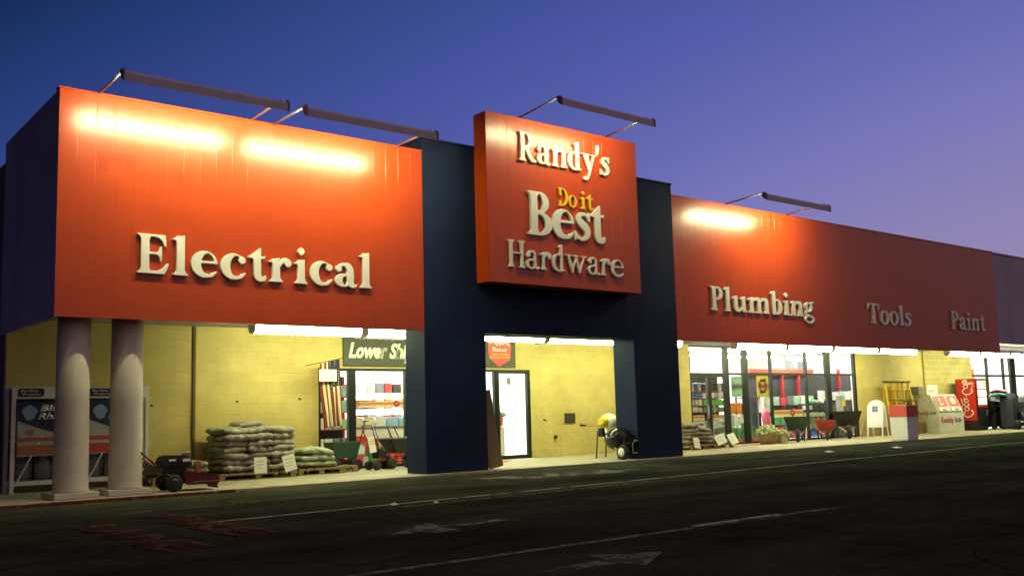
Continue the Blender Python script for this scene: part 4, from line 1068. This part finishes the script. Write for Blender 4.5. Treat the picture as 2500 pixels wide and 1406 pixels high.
# ---- white A-frame board with round top
t = thing('sandwich_board', 'white round-topped A-frame board with a blue four-leaf emblem', 'sandwich board', (29.15, 2.72, SW), 0)
def leaf_panel(off, tilt, nm):
    n = 14
    prof = [(-.30,.36)] + [(-.30,1.05)] + [(-.30*math.cos(math.pi*k/n), 1.05+.30*math.sin(math.pi*k/n)) for k in range(1, n)] + [(.30,1.05),(.30,.36),(.30,0),(.25,0),(.25,.34),(-.25,.34),(-.25,0),(-.30,0)]
    o = MB().prism(prof[:], 'yz', -.012, .012).build(nm, WHITEM, t, bevel=.004, seg=1)
    o.location = (off, 0, 0); o.rotation_euler = (0, R(tilt), 0)
    return o
p1 = leaf_panel(-.24, 8, 'front_panel'); p2 = leaf_panel(.30, -8, 'rear_panel')
for k in range(4):
    a = R(45+90*k); MB().ball((-.016, .075*math.cos(a), 1.02+.075*math.sin(a)), (.006,.062,.062), 14).build('emblem', M('emblem_blue', (.12,.17,.26), .6), p1)
p1.rotation_euler = (0, R(8), 0); t.rotation_euler = (0,0,R(8))
MB().box(.014, .018, -.14, .14, .80, .83).box(.014,.018,-.16,.16,.90,.93).box(.014,.018,-.05,.07,.45,.70).build('print', M('grey_ink', (.12,.12,.10), .7), p2)

# ---- litter bin at the kerb
t = thing('litter_bin', 'square white litter bin with a red top band at the kerb', 'litter bin', (26.22, .02, SW), 0)
MB().box(-.32,.32,-.30,.30,0,.76).build('body', M('bin_white', (.66,.66,.66), .45), t, bevel=.012)
MB().box(-.34,.34,-.32,.32,.76,1.13).build('top_band', M('bin_red', (.55,.06,.03), .45), t, bevel=.012)
MB().box(-.22,.22,-.20,.20,1.13,1.14).build('rim_plate', STEEL, t)

# ---- step ladders
def ladder(x, y, rz, lean, label, H=2.0):
    t = thing('step_ladder', label, 'ladder', (x, y, SW), rz, 'yellow step ladders leaning on the block wall')
    for sx in (-1, 1):
        MB().bar((sx*.25,-.30-lean,0),(sx*.17,.0,H),.07,.035).build('rail', YELM, t)
        MB().bar((sx*.23,.20,0),(sx*.17,.04,H-.05),.05,.03).build('rear_rail', YELM, t)
    mb = MB()
    for k in range(1, 6):
        f = k/6; mb.box(-.24+.07*f,.24-.07*f,-.30-lean+(.30+lean)*f-.05,-.30-lean+(.30+lean)*f+.05,H*f-.015,H*f+.015)
    mb.build('steps', M('step_metal', (.30,.26,.10), .4, .5), t)
    MB().box(-.19,.19,-.09,.10,H-.02,H+.05).build('top_cap', M('ladder_cap', (.06,.05,.03), .6), t)
    return t
ladder(30.45, 2.9, -20, .05, 'yellow step ladder nearest the white A-frame board')
ladder(31.05, 2.98, -14, .02, 'yellow step ladder in the middle of the row by the wall')
ladder(31.85, 3.0, -10, .0, 'yellow step ladder nearest the white ice chest')
t = thing('wooden_rack', 'low dark wooden rack standing in front of the yellow ladders', 'rack', (31.05, 2.55, SW))
for x in (-.45,.45):
    for y in (-.15,.2): MB().box(x-.03,x+.03,y-.03,y+.03,0,1.32).build('post', M('rack_brown', (.22,.13,.05), .7), t)

for z in (.35,.85,1.25): MB().box(-.48,.48,-.18,.23,z,z+.04).build('shelf', MC['rack_brown'], t)
tag(MB().box(30.72,31.3,2.42,2.72,SW+.90,SW+1.12).build('cardboard_box', M('kraft_card', (.28,.18,.08), .8), bevel=.01), 'brown cardboard box on the rack in front of the ladders', 'box')

# ---- ice chest
t = thing('ice_chest', 'white slant-front ice chest with two red topped doors', 'ice chest', (32.80, 2.24, SW), 0)
D = 1.0; W = 2.0
side = [(0,0),(0,.80),(.30,1.50),(D,1.50),(D,0)]
MB().prism(side, 'yz', 0, W).build('cabinet', M('ice_white', (.70,.71,.62), .45), t, bevel=.015)
for k, x0 in enumerate((.10, 1.05)):
    a = MB().obox((x0+.425, .137, 1.165), (.85, .03, .70), (0,0,0)); 
    o = MB().box(0,.85,-.03,0,0,.70).build('door', M('ice_door', (.66,.67,.62), .4), t, bevel=.006); o.location = (x0, .004, .83); o.rotation_euler = (R(-23.2),0,0)
    MB().box(.05,.80,-.036,-.031,.20,.66).build('door_label', M('ice_red', (.62,.03,.03), .4), o)
    if k == 0: MB().ball((.40,-.036,.30),(.14,.004,.05),14).ball((.34,-.036,.48),(.06,.004,.08),12).build('label_art', M('art_white', (.75,.7,.66), .5), o)
    else: MB().ball((.42,-.036,.43),(.20,.004,.15),18).build('label_art', MC['art_white'], o)
    MB().box(.30,.55,-.06,-.03,.06,.10).build('handle', STEEL, o)
IR = M('ice_print_red', (.50,.06,.06), .5); IB = M('ice_print_blue', (.06,.10,.30), .5)
text('lettering', 'Reddy', .24, IR, t, (.18,-.004,.40), .02, width=.98); text('lettering', 'ice', .24, IB, t, (1.28,-.004,.40), .02, width=.48)
o = text('lettering', 'Reddy', .17, IR, t, (-.004, .86, .72), .015, width=.48, rot=(0,0,-90)); o = text('lettering', 'ice', .17, IB, t, (-.004, .34, .72), .015, width=.24, rot=(0,0,-90))
tp = MB().box(.30, 1.10, .55, .58, 1.50, 1.88).build('top_sign', PAPER, t)
text('lettering', 'Reddy', .12, M('faint_red', (.60,.30,.22), .6), tp, (.36,.546,1.62), .01, width=.38); text('lettering', 'ice', .12, M('faint_blue', (.30,.40,.55), .6), tp, (.78,.546,1.62), .01, width=.2)
MB().box(-.25, .22, .62, .95, 1.505, 1.83).build('compressor_grille', M('grille', (.20,.20,.15), .6), t)
for k in range(6): MB().box(-.22+k*.075, -.19+k*.075, .60, .62, 1.53, 1.81).build('grille_slat', M('slat_pale', (.36,.36,.28), .6), t)
tag(MB().box(32.15,32.75,2.75,3.1,SW,SW+.42).build('cardboard_box', MC['kraft_card'], bevel=.01), 'brown cardboard box on the ground left of the ice chest', 'box')

# ---- drinks machine
t = thing('drinks_machine', 'red drinks vending machine with white script on its side and a lit front', 'vending machine', (35.95, 2.22, SW), 0)
MB().box(0, .95, 0, .84, .10, 2.12).build('cabinet', M('machine_black', (.02,.015,.015), .4), t, bevel=.01)
MB().box(-.012, -.001, .03, .80, .42, 2.09).build('side_panel', M('machine_red', (.62,.02,.02), .35), t)
MB().box(.05,.90,.05,.80,0,.10).build('plinth', BLACK, t)
# script on the side: drawn as flowing strokes, running upward
def script(par):
    def S(pts, w):
        P = []; n = len(pts)
        A = np.array(pts, float)
        for i in range(n-1):
            p0, p1, p2, p3 = A[max(i-1,0)], A[i], A[i+1], A[min(i+2,n-1)]
            for q in np.linspace(0, 1, 5)[:-1]:
                P.append(.5*((2*p1)+(p2-p0)*q+(2*p0-5*p1+4*p2-p3)*q*q+(3*p1-p0-3*p2+p3)*q**3))
        P.append(A[-1])
        return [(-.016, .66-y, .52+x) for x, y in P], w
    strokes = [([(.32,.42),(.20,.50),(.06,.36),(.05,.18),(.16,.10),(.28,.18)],.026), ([(.36,.14),(.30,.26),(.38,.34),(.45,.25),(.38,.14),(.32,.2)],.02), ([(.60,.28),(.52,.34),(.49,.20),(.55,.13),(.63,.2)],.02),
               ([(.76,.30),(.68,.32),(.66,.17),(.73,.14),(.79,.30),(.78,.16),(.84,.15)],.02), ([(.86,.24),(.93,.25)],.02),
               ([(1.18,.46),(1.08,.52),(.97,.38),(.98,.18),(1.10,.10),(1.20,.2)],.026), ([(1.28,.14),(1.22,.26),(1.30,.34),(1.36,.25),(1.30,.14)],.02), ([(1.38,.16),(1.44,.44),(1.40,.50),(1.37,.3),(1.42,.13),(1.46,.18)],.02),
               ([(1.54,.30),(1.48,.30),(1.46,.16),(1.51,.13),(1.55,.30),(1.54,.15)],.018), ([(.10,.08),(.30,.02),(.60,.06),(.80,.02)],.014), ([(1.20,.48),(1.36,.56),(1.46,.52)],.014)]
    mb = MB()
    for p, w in strokes:
        q, w = S(p, w); mb.tube(q, w, 6)
    o = mb.build('lettering', M('script_white', (.75,.72,.60), .5), par)
script(t)
MB().box(.06,.90,-.012,-.001,.95,2.06).build('front_panel', MC['machine_red'], t)
LP = EM('machine_lamp', (1, .90, .62), 3.2)
for z0, z1, nm in ((1.72,2.02,'lit_panel'),(1.40,1.66,'lit_panel'),(1.06,1.34,'lit_panel')):
    MB().box(.14,.82,-.022,-.013,z0,z1).build(nm, LP, t)
MB().box(.60,.80,-.028,-.023,1.74,2.0).build('price_strip', M('strip_yellow', (.6,.6,.25), .5), t)
MB().box(.10,.88,-.03,-.002,.30,.90).build('lower_door', BLACK, t); MB().box(.70,.84,-.04,-.03,.60,.85).build('coin_panel', STEEL, t)

# ---- covered grills and mowers at the far right
def grill(x, y, rz, label, body):
    t = thing('barbecue_grill', label, 'grill', (x, y, SW), rz, 'grills and mowers at the far right')
    mb = MB().box(-.40,.40,-.28,.28,.12,.78); mb.build('cart', BLACK, t, bevel=.01)
    MB().prism([(-.30,.80),(.30,.80),(.32,1.0),(.22,1.16),(0,1.22),(-.2,1.16),(-.31,1.0)], 'yz', -.42, .42).build('hood', body, t, bevel=.02)
    MB().tube([(-.3,-.33,.98),(-.3,-.38,.98),(.3,-.38,.98),(.3,-.33,.98)], .014).build('handle', STEEL, t)
    for sx in (-.62,.42): MB().box(sx, sx+.2, -.25, .25, .80, .84).build('side_shelf', BLACK, t)
    for sx in (-.36,.36): MB().lathe([(.02,-.03),(.11,-.03),(.11,.03),(.02,.03)], (sx,-.2,.11), 'x', 16).build('wheel', RUBBER, t)
    MB().box(-.12,.12,-.30,-.285,.62,.70).build('badge', M('badge_red', (.5,.03,.05), .4), t)
grill(37.55, 2.35, 0, 'black barbecue grill just right of the drinks machine', BLACKG)
t = thing('covered_grill', 'tall grill under a dark navy fabric cover at the front of the far right group', 'grill', (37.75, 1.75, SW), 15, 'grills and mowers at the far right')
MB().prism([(-.36,.04),(.36,.04),(.34,.9),(.30,1.30),(.16,1.48),(-.16,1.50),(-.31,1.28),(-.34,.9)], 'xz', -.30, .30).build('cover', M('navy_cover', (.02,.028,.06), .7, var=.4, scale=5, bump=.6, bscale=7), t, bevel=.07, seg=3)
for sx in (-.26,.26): MB().lathe([(.02,-.03),(.08,-.03),(.08,.03),(.02,.03)], (sx,-.2,.08), 'x', 14).build('wheel', RUBBER, t)
def mower(x, y, rz, mat, label):
    t = thing('riding_mower', label, 'riding mower', (x, y, SW), rz, 'grills and mowers at the far right')
    MB().prism([(-.75,.32),(.05,.32),(.10,.55),(.0,.78),(-.62,.74),(-.78,.55)], 'xz', -.26, .26).build('bonnet', mat, t, bevel=.05)
    MB().prism([(.05,.32),(.85,.32),(.9,.60),(.45,.62),(.05,.45)], 'xz', -.34, .34).build('fender', mat, t, bevel=.03)
    MB().prism([(.40,.66),(.80,.66),(.86,1.10),(.76,1.12),(.70,.78),(.40,.76)], 'xz', -.24, .24).build('seat', M('mower_seat', (.02,.025,.05), .6), t, bevel=.03)
    MB().box(-.35,.45,-.52,.52,.12,.26).build('deck', BLACK, t, bevel=.03)
    MB().tube([(.0,0,.7),(.16,0,.98)], .02).lathe([(.16,.0),(.18,.012),(.16,.024)], (.17,0,.98), n=20).build('steering_wheel', BLACK, t)
    for sx, r in ((-.55,.19),(.62,.27)):
        for sy in (-.42,.42):
            w = MB().lathe([(r*.5,-.09),(r*.85,-.10),(r,-.05),(r,.05),(r*.85,.10),(r*.5,.09)], (sx, sy, r), 'y', 22).build('wheel', RUBBER, t)
            MB().lathe([(r*.1,-.08),(r*.5,-.08),(r*.5,.08),(r*.1,.08)], (sx, sy, r), 'y', 14).build('rim', GALV, w)
mower(38.05, 1.25, 35, M('mower_navy', (.018,.022,.05), .4), 'dark navy riding mower at the front of the far right group')
mower(39.6, 1.9, 20, DKRED, 'dark red riding mower behind the navy one at the picture edge')
grill(39.0, 2.8, 10, 'black barbecue grill under the far right shop window', BLACK)
def shell(x, y, z, rz, mat, label):
    n = 16; mb = MB(); vs = []; fs = []
    for i in range(n+1):
        u = 2*i/n-1; w = .36*(1-abs(u)**2.4)+.02; h = .15*(1-abs(u)**2)+.03
        for k in range(9):
            a = math.pi*k/8; vs.append((u*1.1, w*math.cos(a), h*math.sin(a) + .12*u*u))
    for i in range(n):
        for k in range(8): a = i*9+k; fs.append((a, a+1, a+10, a+9))
    for i in range(n): a = i*9; fs.append((a, a+9, a+17, a+8))
    mb.add(vs, fs, True); mb.add(vs[:9], [tuple(range(9))]); mb.add(vs[-9:], [tuple(range(9))])
    o = mb.build('plastic_sled', mat, loc=(x, y, z)); o.rotation_euler = (0, 0, R(rz))
    return tag(o, label, 'sled', 'upturned plastic sleds')
shell(38.1, 2.3, 1.56, 20, M('pink_plastic', (.55,.10,.13), .4), 'pink upturned plastic sled lying on top of the grills')
shell(37.8, 2.2, 1.40, 25, M('teal_plastic', (.05,.30,.32), .4), 'teal upturned plastic sled under the pink one')

# ================================================================== INSIDE THE STORE
PAL = {'blue': (.05,.17,.50), 'pale blue': (.30,.48,.66), 'white': (.72,.72,.70), 'bright green': (.10,.50,.05), 'green': (.09,.27,.09), 'orange': (.70,.22,.03),
       'yellow': (.75,.55,.04), 'red': (.55,.04,.03), 'grey': (.16,.18,.18), 'black': (.02,.02,.02), 'cream': (.65,.58,.40), 'pale green': (.35,.58,.40)}
def pm(c): return M('goods_' + c.replace(' ', '_'), PAL[c], .5, var=.25, scale=9)
rq = random.Random(3)
def goods(x0, x1, y, z, n, h, cols, where, group, kind='box', dep=.28):
    w = (x1-x0)/n
    for i in range(n):
        c = rq.choice(cols); hh = h*rq.uniform(.8, 1.0); g = w*rq.uniform(.03, .12)
        if kind == 'box':
            o = MB().box(-w/2+g, w/2-g, 0, dep*rq.uniform(.8,1), 0, hh).build('goods_box', pm(c), bevel=.006, seg=1)
        else:
            r = w*.40; o = MB().lathe([(r*.85,0),(r,.02),(r,hh*.75),(r*.6,hh*.86),(r*.55,hh)], n=12).build('goods_' + kind, pm(c))
        o.location = (x0+w*(i+.5), y + (0 if kind == 'box' else .1), z)
        tag(o, '%s %s %s' % (c, kind, where), kind, group)
def shelving(x, y, W, D, H, tiers, mat, label, back=None):
    t = thing('shelving_unit', label, 'shelving', (x, y, .045), 0, 'store shelving units')
    for px in (0, W-.05):
        for py in (0, D-.05): MB().box(px, px+.05, py, py+.05, 0, H).build('upright', mat, t)
    for z in tiers: MB().box(.0, W, -.01, D+.01, z-.03, z).build('shelf', mat, t)
    if back: MB().box(.05, W-.05, D-.03, D-.01, .05, H).build('back_panel', back, t)
    return t
DARKP = M('dark_pegboard', (.020,.026,.028), .6, var=.3); SHRED = M('shelf_red', (.50,.03,.025), .45)
# shelf behind the double doors
shelving(20.0, 4.25, 2.45, .42, 2.3, (.30, .88, 1.10, 1.32, 1.55, 1.78), SHRED, 'red shelving with rows of coloured boxes behind the double glass doors', DARKP)
G = 'boxes on the red shelving'
for z, h, cl, cr, nm in ((1.78, .30, ['blue','white','grey'], ['white','cream','black'], 'top'), (1.55, .19, ['blue'], ['white','pale blue'], 'second'), (1.32, .18, ['pale blue','white'], ['bright green'], 'third'),
                         (1.10, .17, ['pale blue','cream'], ['green'], 'fourth')):
    goods(20.06, 21.15, 4.25, z+.045, 6, h, cl, 'on the left of the %s row behind the double doors' % nm, G)
    goods(21.2, 22.4, 4.25, z+.045, 6, h, cr, 'on the right of the %s row behind the double doors' % nm, G)
def banner(x0, x1, y, z0, z1, label, mark=()):
    t = thing('price_banner', label, 'banner', (x0, y, z0), 0, 'orange and yellow price banners')
    W = x1-x0; H = z1-z0
    MB().box(0, W, 0, .012, 0, H).build('board', PAPER, t)
    MB().box(.02, W, -.006, -.001, H*.42, H*.86).build('stripe', M('banner_orange', (.85,.28,.02), .5), t)
    for m, fx in mark:
        c = W*fx
        MB().prism([(c+.55*H*math.cos(a), H*.6+.55*H*math.sin(a)) for a in [k*math.pi/8 for k in range(16)]], 'xz', -.014, -.007).build('disc', BRRED, t)
        if m == '$': text('lettering', '$', H*.85, YELM, t, (c-.26*H, -.016, H*.2), .03)
        else: MB().prism([(c-.30*H,H*.62),(c-.08*H,H*.34),(c+.42*H,H*1.15),(c+.30*H,H*1.18),(c-.07*H,H*.58),(c-.22*H,H*.74)], 'xz', -.022, -.015).build('check_mark', YELM, t)
banner(19.98, 20.95, 4.02, .86, 1.04, 'orange price banner with a check mark behind the left glass door', (('v', .18),))
banner(21.12, 22.3, 4.02, .86, 1.04, 'orange price banner with a dollar sign behind the right glass door', (('$', .18),))
for x, l in ((19.98, 'large white carton stacked below the check mark banner'), (21.15, 'large white carton with a grey picture below the dollar banner')):
    t = thing('carton', l, 'carton', (x, 4.0, .045), 0, 'large white cartons by the doors')
    MB().box(0, 1.0, 0, .24, 0, .80).build('body', pm('white'), t, bevel=.01)
    MB().obox((.50, -.004, .46), (.55, .006, .20), (0,-8,0)).build('picture', pm('grey'), t)
    MB().box(.62,.88,-.005,-.001,.66,.72).build('print', pm('grey'), t)
# pale green poster and stock right of the doors
tag(MB().box(23.0,23.66,4.48,4.49,1.62,2.32).build('poster', pm('pale green')), 'large pale green poster hanging right of the double doors', 'poster')
goods(22.65, 23.9, 4.4, .045, 3, .55, ['grey','green'], 'on the floor right of the double doors', 'stock on the floor right of the doors')
goods(22.65, 23.9, 4.45, .60, 4, .42, ['white','cream','pale blue'], 'stacked above the floor stock right of the doors', 'stock stacked right of the doors')
goods(22.9, 23.9, 4.5, 1.03, 3, .42, ['orange','grey','black'], 'at the top of the stock right of the doors', 'stock on top right of the doors')
goods(22.5, 23.6, 3.9, .045, 3, .16, ['red'], 'low behind the glass right of the doors', 'low red boxes')
tag(MB().lathe([(.13,0),(.15,.30),(.16,.31),(.14,.31)], (22.95,3.95,.42), n=16).box(22.8,23.1,3.85,4.05,.21,.42).build('goods_bucket', M('bucket_green', (.02,.30,.14), .4)), 'green bucket standing behind the glass right of the doors', 'bucket')
# yellow arrow poster
t = thing('arrow_poster', 'yellow poster with red and black arrows in a square', 'poster', (24.40, 4.45, 1.62))
MB().box(0,.66,0,.01,0,.74).build('board', pm('yellow'), t)
def arrow(cx, cz, L, ang, mat):
    c, s_ = math.cos(R(ang)), math.sin(R(ang)); pts = [(-L/2,-.045),(L*.18,-.045),(L*.18,-.11),(L/2,0),(L*.18,.11),(L*.18,.045),(-L/2,.045)]
    MB().prism([(cx+a*c-b*s_, cz+a*s_+b*c) for a, b in pts], 'xz', -.008, -.002).build('arrow', mat, t)
arrow(.36,.57,.34,0,pm('black')); arrow(.50,.34,.34,-90,pm('red')); arrow(.30,.17,.34,180,pm('black')); arrow(.16,.40,.34,90,pm('red'))
tag(MB().tube([(24.75,4.4,.55),(24.78,4.42,.75),(24.73,4.4,1.0),(24.76,4.42,1.18)], [.10,.15,.14,.08], 12).build('pink_roll', M('pink_goods', (.75,.12,.20), .5)), 'pink rolled goods hanging below the yellow arrow poster', 'roll')
goods(24.2, 25.2, 4.9, .045, 4, .5, ['grey','green','cream'], 'on the floor below the yellow arrow poster', 'stock below the arrow poster')
goods(24.9, 25.3, 4.6, 1.05, 2, .55, ['yellow','white'], 'just right of the yellow arrow poster', 'boxes by the arrow poster')
MB_ = shelving(23.95, 4.75, 1.3, .35, 1.6, (.5, 1.0, 1.55), M('shelf_dark', (.03,.03,.03), .5), 'dark shelving behind the yellow arrow poster')
# dark display wall with red posts
t = thing('display_wall', 'tall dark display wall with a red top beam and red posts', 'display', (25.9, 6.0, .045))
MB().box(.1, 8.2, .02, .10, .0, 2.50).build('panel', DARKP, t)
MB().box(0, 4.1, -.14, .12, 2.50, 2.64).build('beam', M('beam_red', (.62,.07,.03), .45), t)
for x in (2.07, 3.15, 6.0): MB().box(x-.045, x+.045, -.10, .018, 0, 2.495 if x < 4 else 2.66).build('post', M('post_red', (.33,.018,.02), .5), t)
for i, x in enumerate((28.6, 29.25)): tag(MB().box(x, x+.42, 5.9, 6.2, 2.69, 2.69+.36-.04*i).box(x+.05,x+.37,5.885,5.899,2.74,2.95).build('boxed_appliance', pm('grey'), bevel=.01), 'grey boxed appliance on the red beam, the %s one' % ('left','right')[i], 'box', 'boxed appliances on the beam')
goods(26.1, 33.2, 5.3, .045, 16, .50, ['green','white','red','grey','yellow','blue','cream'], 'on the floor in front of the dark display wall', 'stock in front of the dark display wall', dep=.4)
goods(26.1, 33.2, 5.35, .56, 18, .34, ['white','cream','pale blue','orange','green','grey'], 'stacked low in front of the dark display wall', 'stock stacked by the dark display wall', dep=.3)
goods(26.3, 29.9, 5.85, 1.30, 8, .36, ['white','pale green','yellow','grey','red'], 'hung on the dark display wall', 'goods hung on the dark display wall', dep=.12)
goods(30.3, 33.0, 5.85, 1.45, 6, .40, ['white','cream','pale blue','green'], 'hung at the right end of the dark display wall', 'goods hung at the right of the display wall', dep=.12)
banner(25.38, 27.15, 4.5, .86, 1.12, 'white and orange price banner in front of the dark display wall', (('v', .62),))
shelving(27.35, 4.45, 1.3, .34, 1.30, (.30, .78, 1.06, 1.28), M('shelf_black', (.015,.013,.013), .5), 'black shelving with white cups in front of the dark display wall')
goods(27.42, 28.6, 4.47, .78+.045, 7, .20, ['white'], 'on the middle row of the black shelving', 'white cups on the black shelving', 'cup')
goods(27.42, 28.6, 4.47, 1.28+.045, 5, .16, ['pale green','white'], 'on top of the black shelving', 'jars on top of the black shelving', 'jar')
goods(27.42, 28.1, 4.47, 1.06+.045, 2, .16, ['white','black'], 'on the upper row of the black shelving', 'boxes on the black shelving')
goods(27.42, 28.6, 4.47, .30+.045, 5, .25, ['grey','white'], 'on the lowest row of the black shelving', 'bottles on the black shelving', 'bottle')
t = thing('paper_roll', 'tall white roll with a yellow tag standing by the right window', 'roll', (29.5, 4.45, .70))
MB().lathe([(.13,0),(.14,.02),(.14,.88),(.16,.89),(.16,.93),(.02,.94)], n=18).build('roll', M('roll_white', (.55,.58,.52), .6), t)
MB().box(-.05,.14,-.17,-.145,.50,.74).build('tag', M('tag_yellow', (.85,.80,.02), .5), t)
tag(MB().box(29.3,29.75,4.3,4.7,.045,.70).build('display_plinth', pm('black'), bevel=.01), 'black plinth under the tall white roll', 'plinth')
t = thing('bushy_plant', 'green bushy plant in a pot by the right end of the windows', 'plant', (30.1, 4.5, .045))
MB().lathe([(.14,0),(.20,.42),(.22,.44),(.17,.44)], n=16).build('pot', pm('grey'), t)
foliage(.40, 260, 6, .06, 1.3).build('foliage', LEAF, t).location = (0,0,.42)
MB().box(30.53,30.66,4.4,4.55,.046,3.6).build('inner_post', WHITE_IN, B)
# left window contents
shelving(6.75, 4.4, 1.28, .42, 2.25, (.45, .95, 1.36, 1.74), SHRED, 'red shelving seen behind the flag', DARKP)
for z, nm in ((1.74,'top'),(1.36,'second'),(.95,'third'),(.45,'lowest')):
    goods(6.82, 7.96, 4.42, z+.045, 5, .28, ['white','pale green','green','pale blue'] if z > .9 else ['grey','white'], 'on the %s shelf behind the flag' % nm, 'packs on the shelving behind the flag')
banner(8.10, 11.6, 4.45, 1.50, 1.66, 'long orange banner with dollar and check discs across the left window', (('$', .02), ('v', .36)))
t = thing('store_counter', 'long pale counter with a dark top edge behind the left window', 'counter', (8.15, 4.9, .045))
MB().box(0, 3.6, 0, .7, 0, .92).build('body', pm('white'), t); MB().box(-.03, 3.63, -.03, .73, .92, .97).build('top', pm('grey'), t)
goods(8.3, 10.8, 4.95, .97+.045, 7, .26, ['cream','white','pale blue'], 'on the counter behind the left window', 'boxes on the counter', dep=.4)
goods(8.1, 8.42, 4.5, .045, 1, .30, ['red'], 'lowest in the small stack by the window post', 'red boxes by the post')
goods(8.1, 8.45, 4.5, .35, 1, .26, ['white'], 'in the middle of the small stack by the window post', 'red boxes by the post')
goods(8.1, 8.5, 4.5, .61, 1, .2, ['red'], 'on top of the small stack by the window post', 'red boxes by the post')
shelving(8.9, 7.2, 4.2, .45, 2.3, (.5, 1.0, 1.45, 1.90), M('shelf_white', (.7,.7,.68), .5), 'white shelving far back in the left window')
for z, nm in ((1.90,'top'),(1.45,'second'),(1.0,'third')):
    goods(9.0, 13.0, 7.25, z+.045, 14, .30, ['grey','white','cream','red','black','orange'], 'on the %s shelf far back in the left window' % nm, 'packs on the far white shelving')
t = thing('plant_stand', 'red bucket with green leaves behind the entrance door', 'plant', (12.46, 4.2, .045))
MB().box(-.14,.14,-.12,.12,0,.86).build('stand', pm('white'), t)
MB().lathe([(.12,.87),(.16,1.12),(.17,1.13),(.14,1.13)], n=16).build('bucket', BRRED, t)
foliage(.24, 90, 8, .06, .9).build('foliage', LEAF, t).location = (0,0,1.12)
goods(8.55, 11.4, 4.35, .045, 8, .42, ['green','red','white','pale blue','yellow','cream'], 'on the floor in front of the pale counter', 'stock in front of the counter')
goods(8.6, 11.4, 4.6, .50, 9, .24, ['white','red','cream','blue','pale green'], 'stacked against the front of the pale counter', 'stock stacked by the counter', dep=.2)
# next shop
for i, x in enumerate((39.0, 41.3)):
    tag(MB().box(x, x+.42, 5.0, 5.04, 1.9, 2.75).build('hanging_sign', M('sign_amber', (.75,.33,.03), .5)), 'amber hanging sign in the far right shop window, the %s one' % ('left','right')[i], 'hanging sign', 'amber signs in the far right window')
goods(38.4, 41.0, 4.2, .7, 6, .9, ['grey','white','black','cream'], 'in the far right shop window', 'stock in the far right window')
goods(41.4, 45.4, 4.2, .7, 8, .8, ['grey','black','orange','white'], 'at the right of the far right shop window', 'stock at the right of the far window')
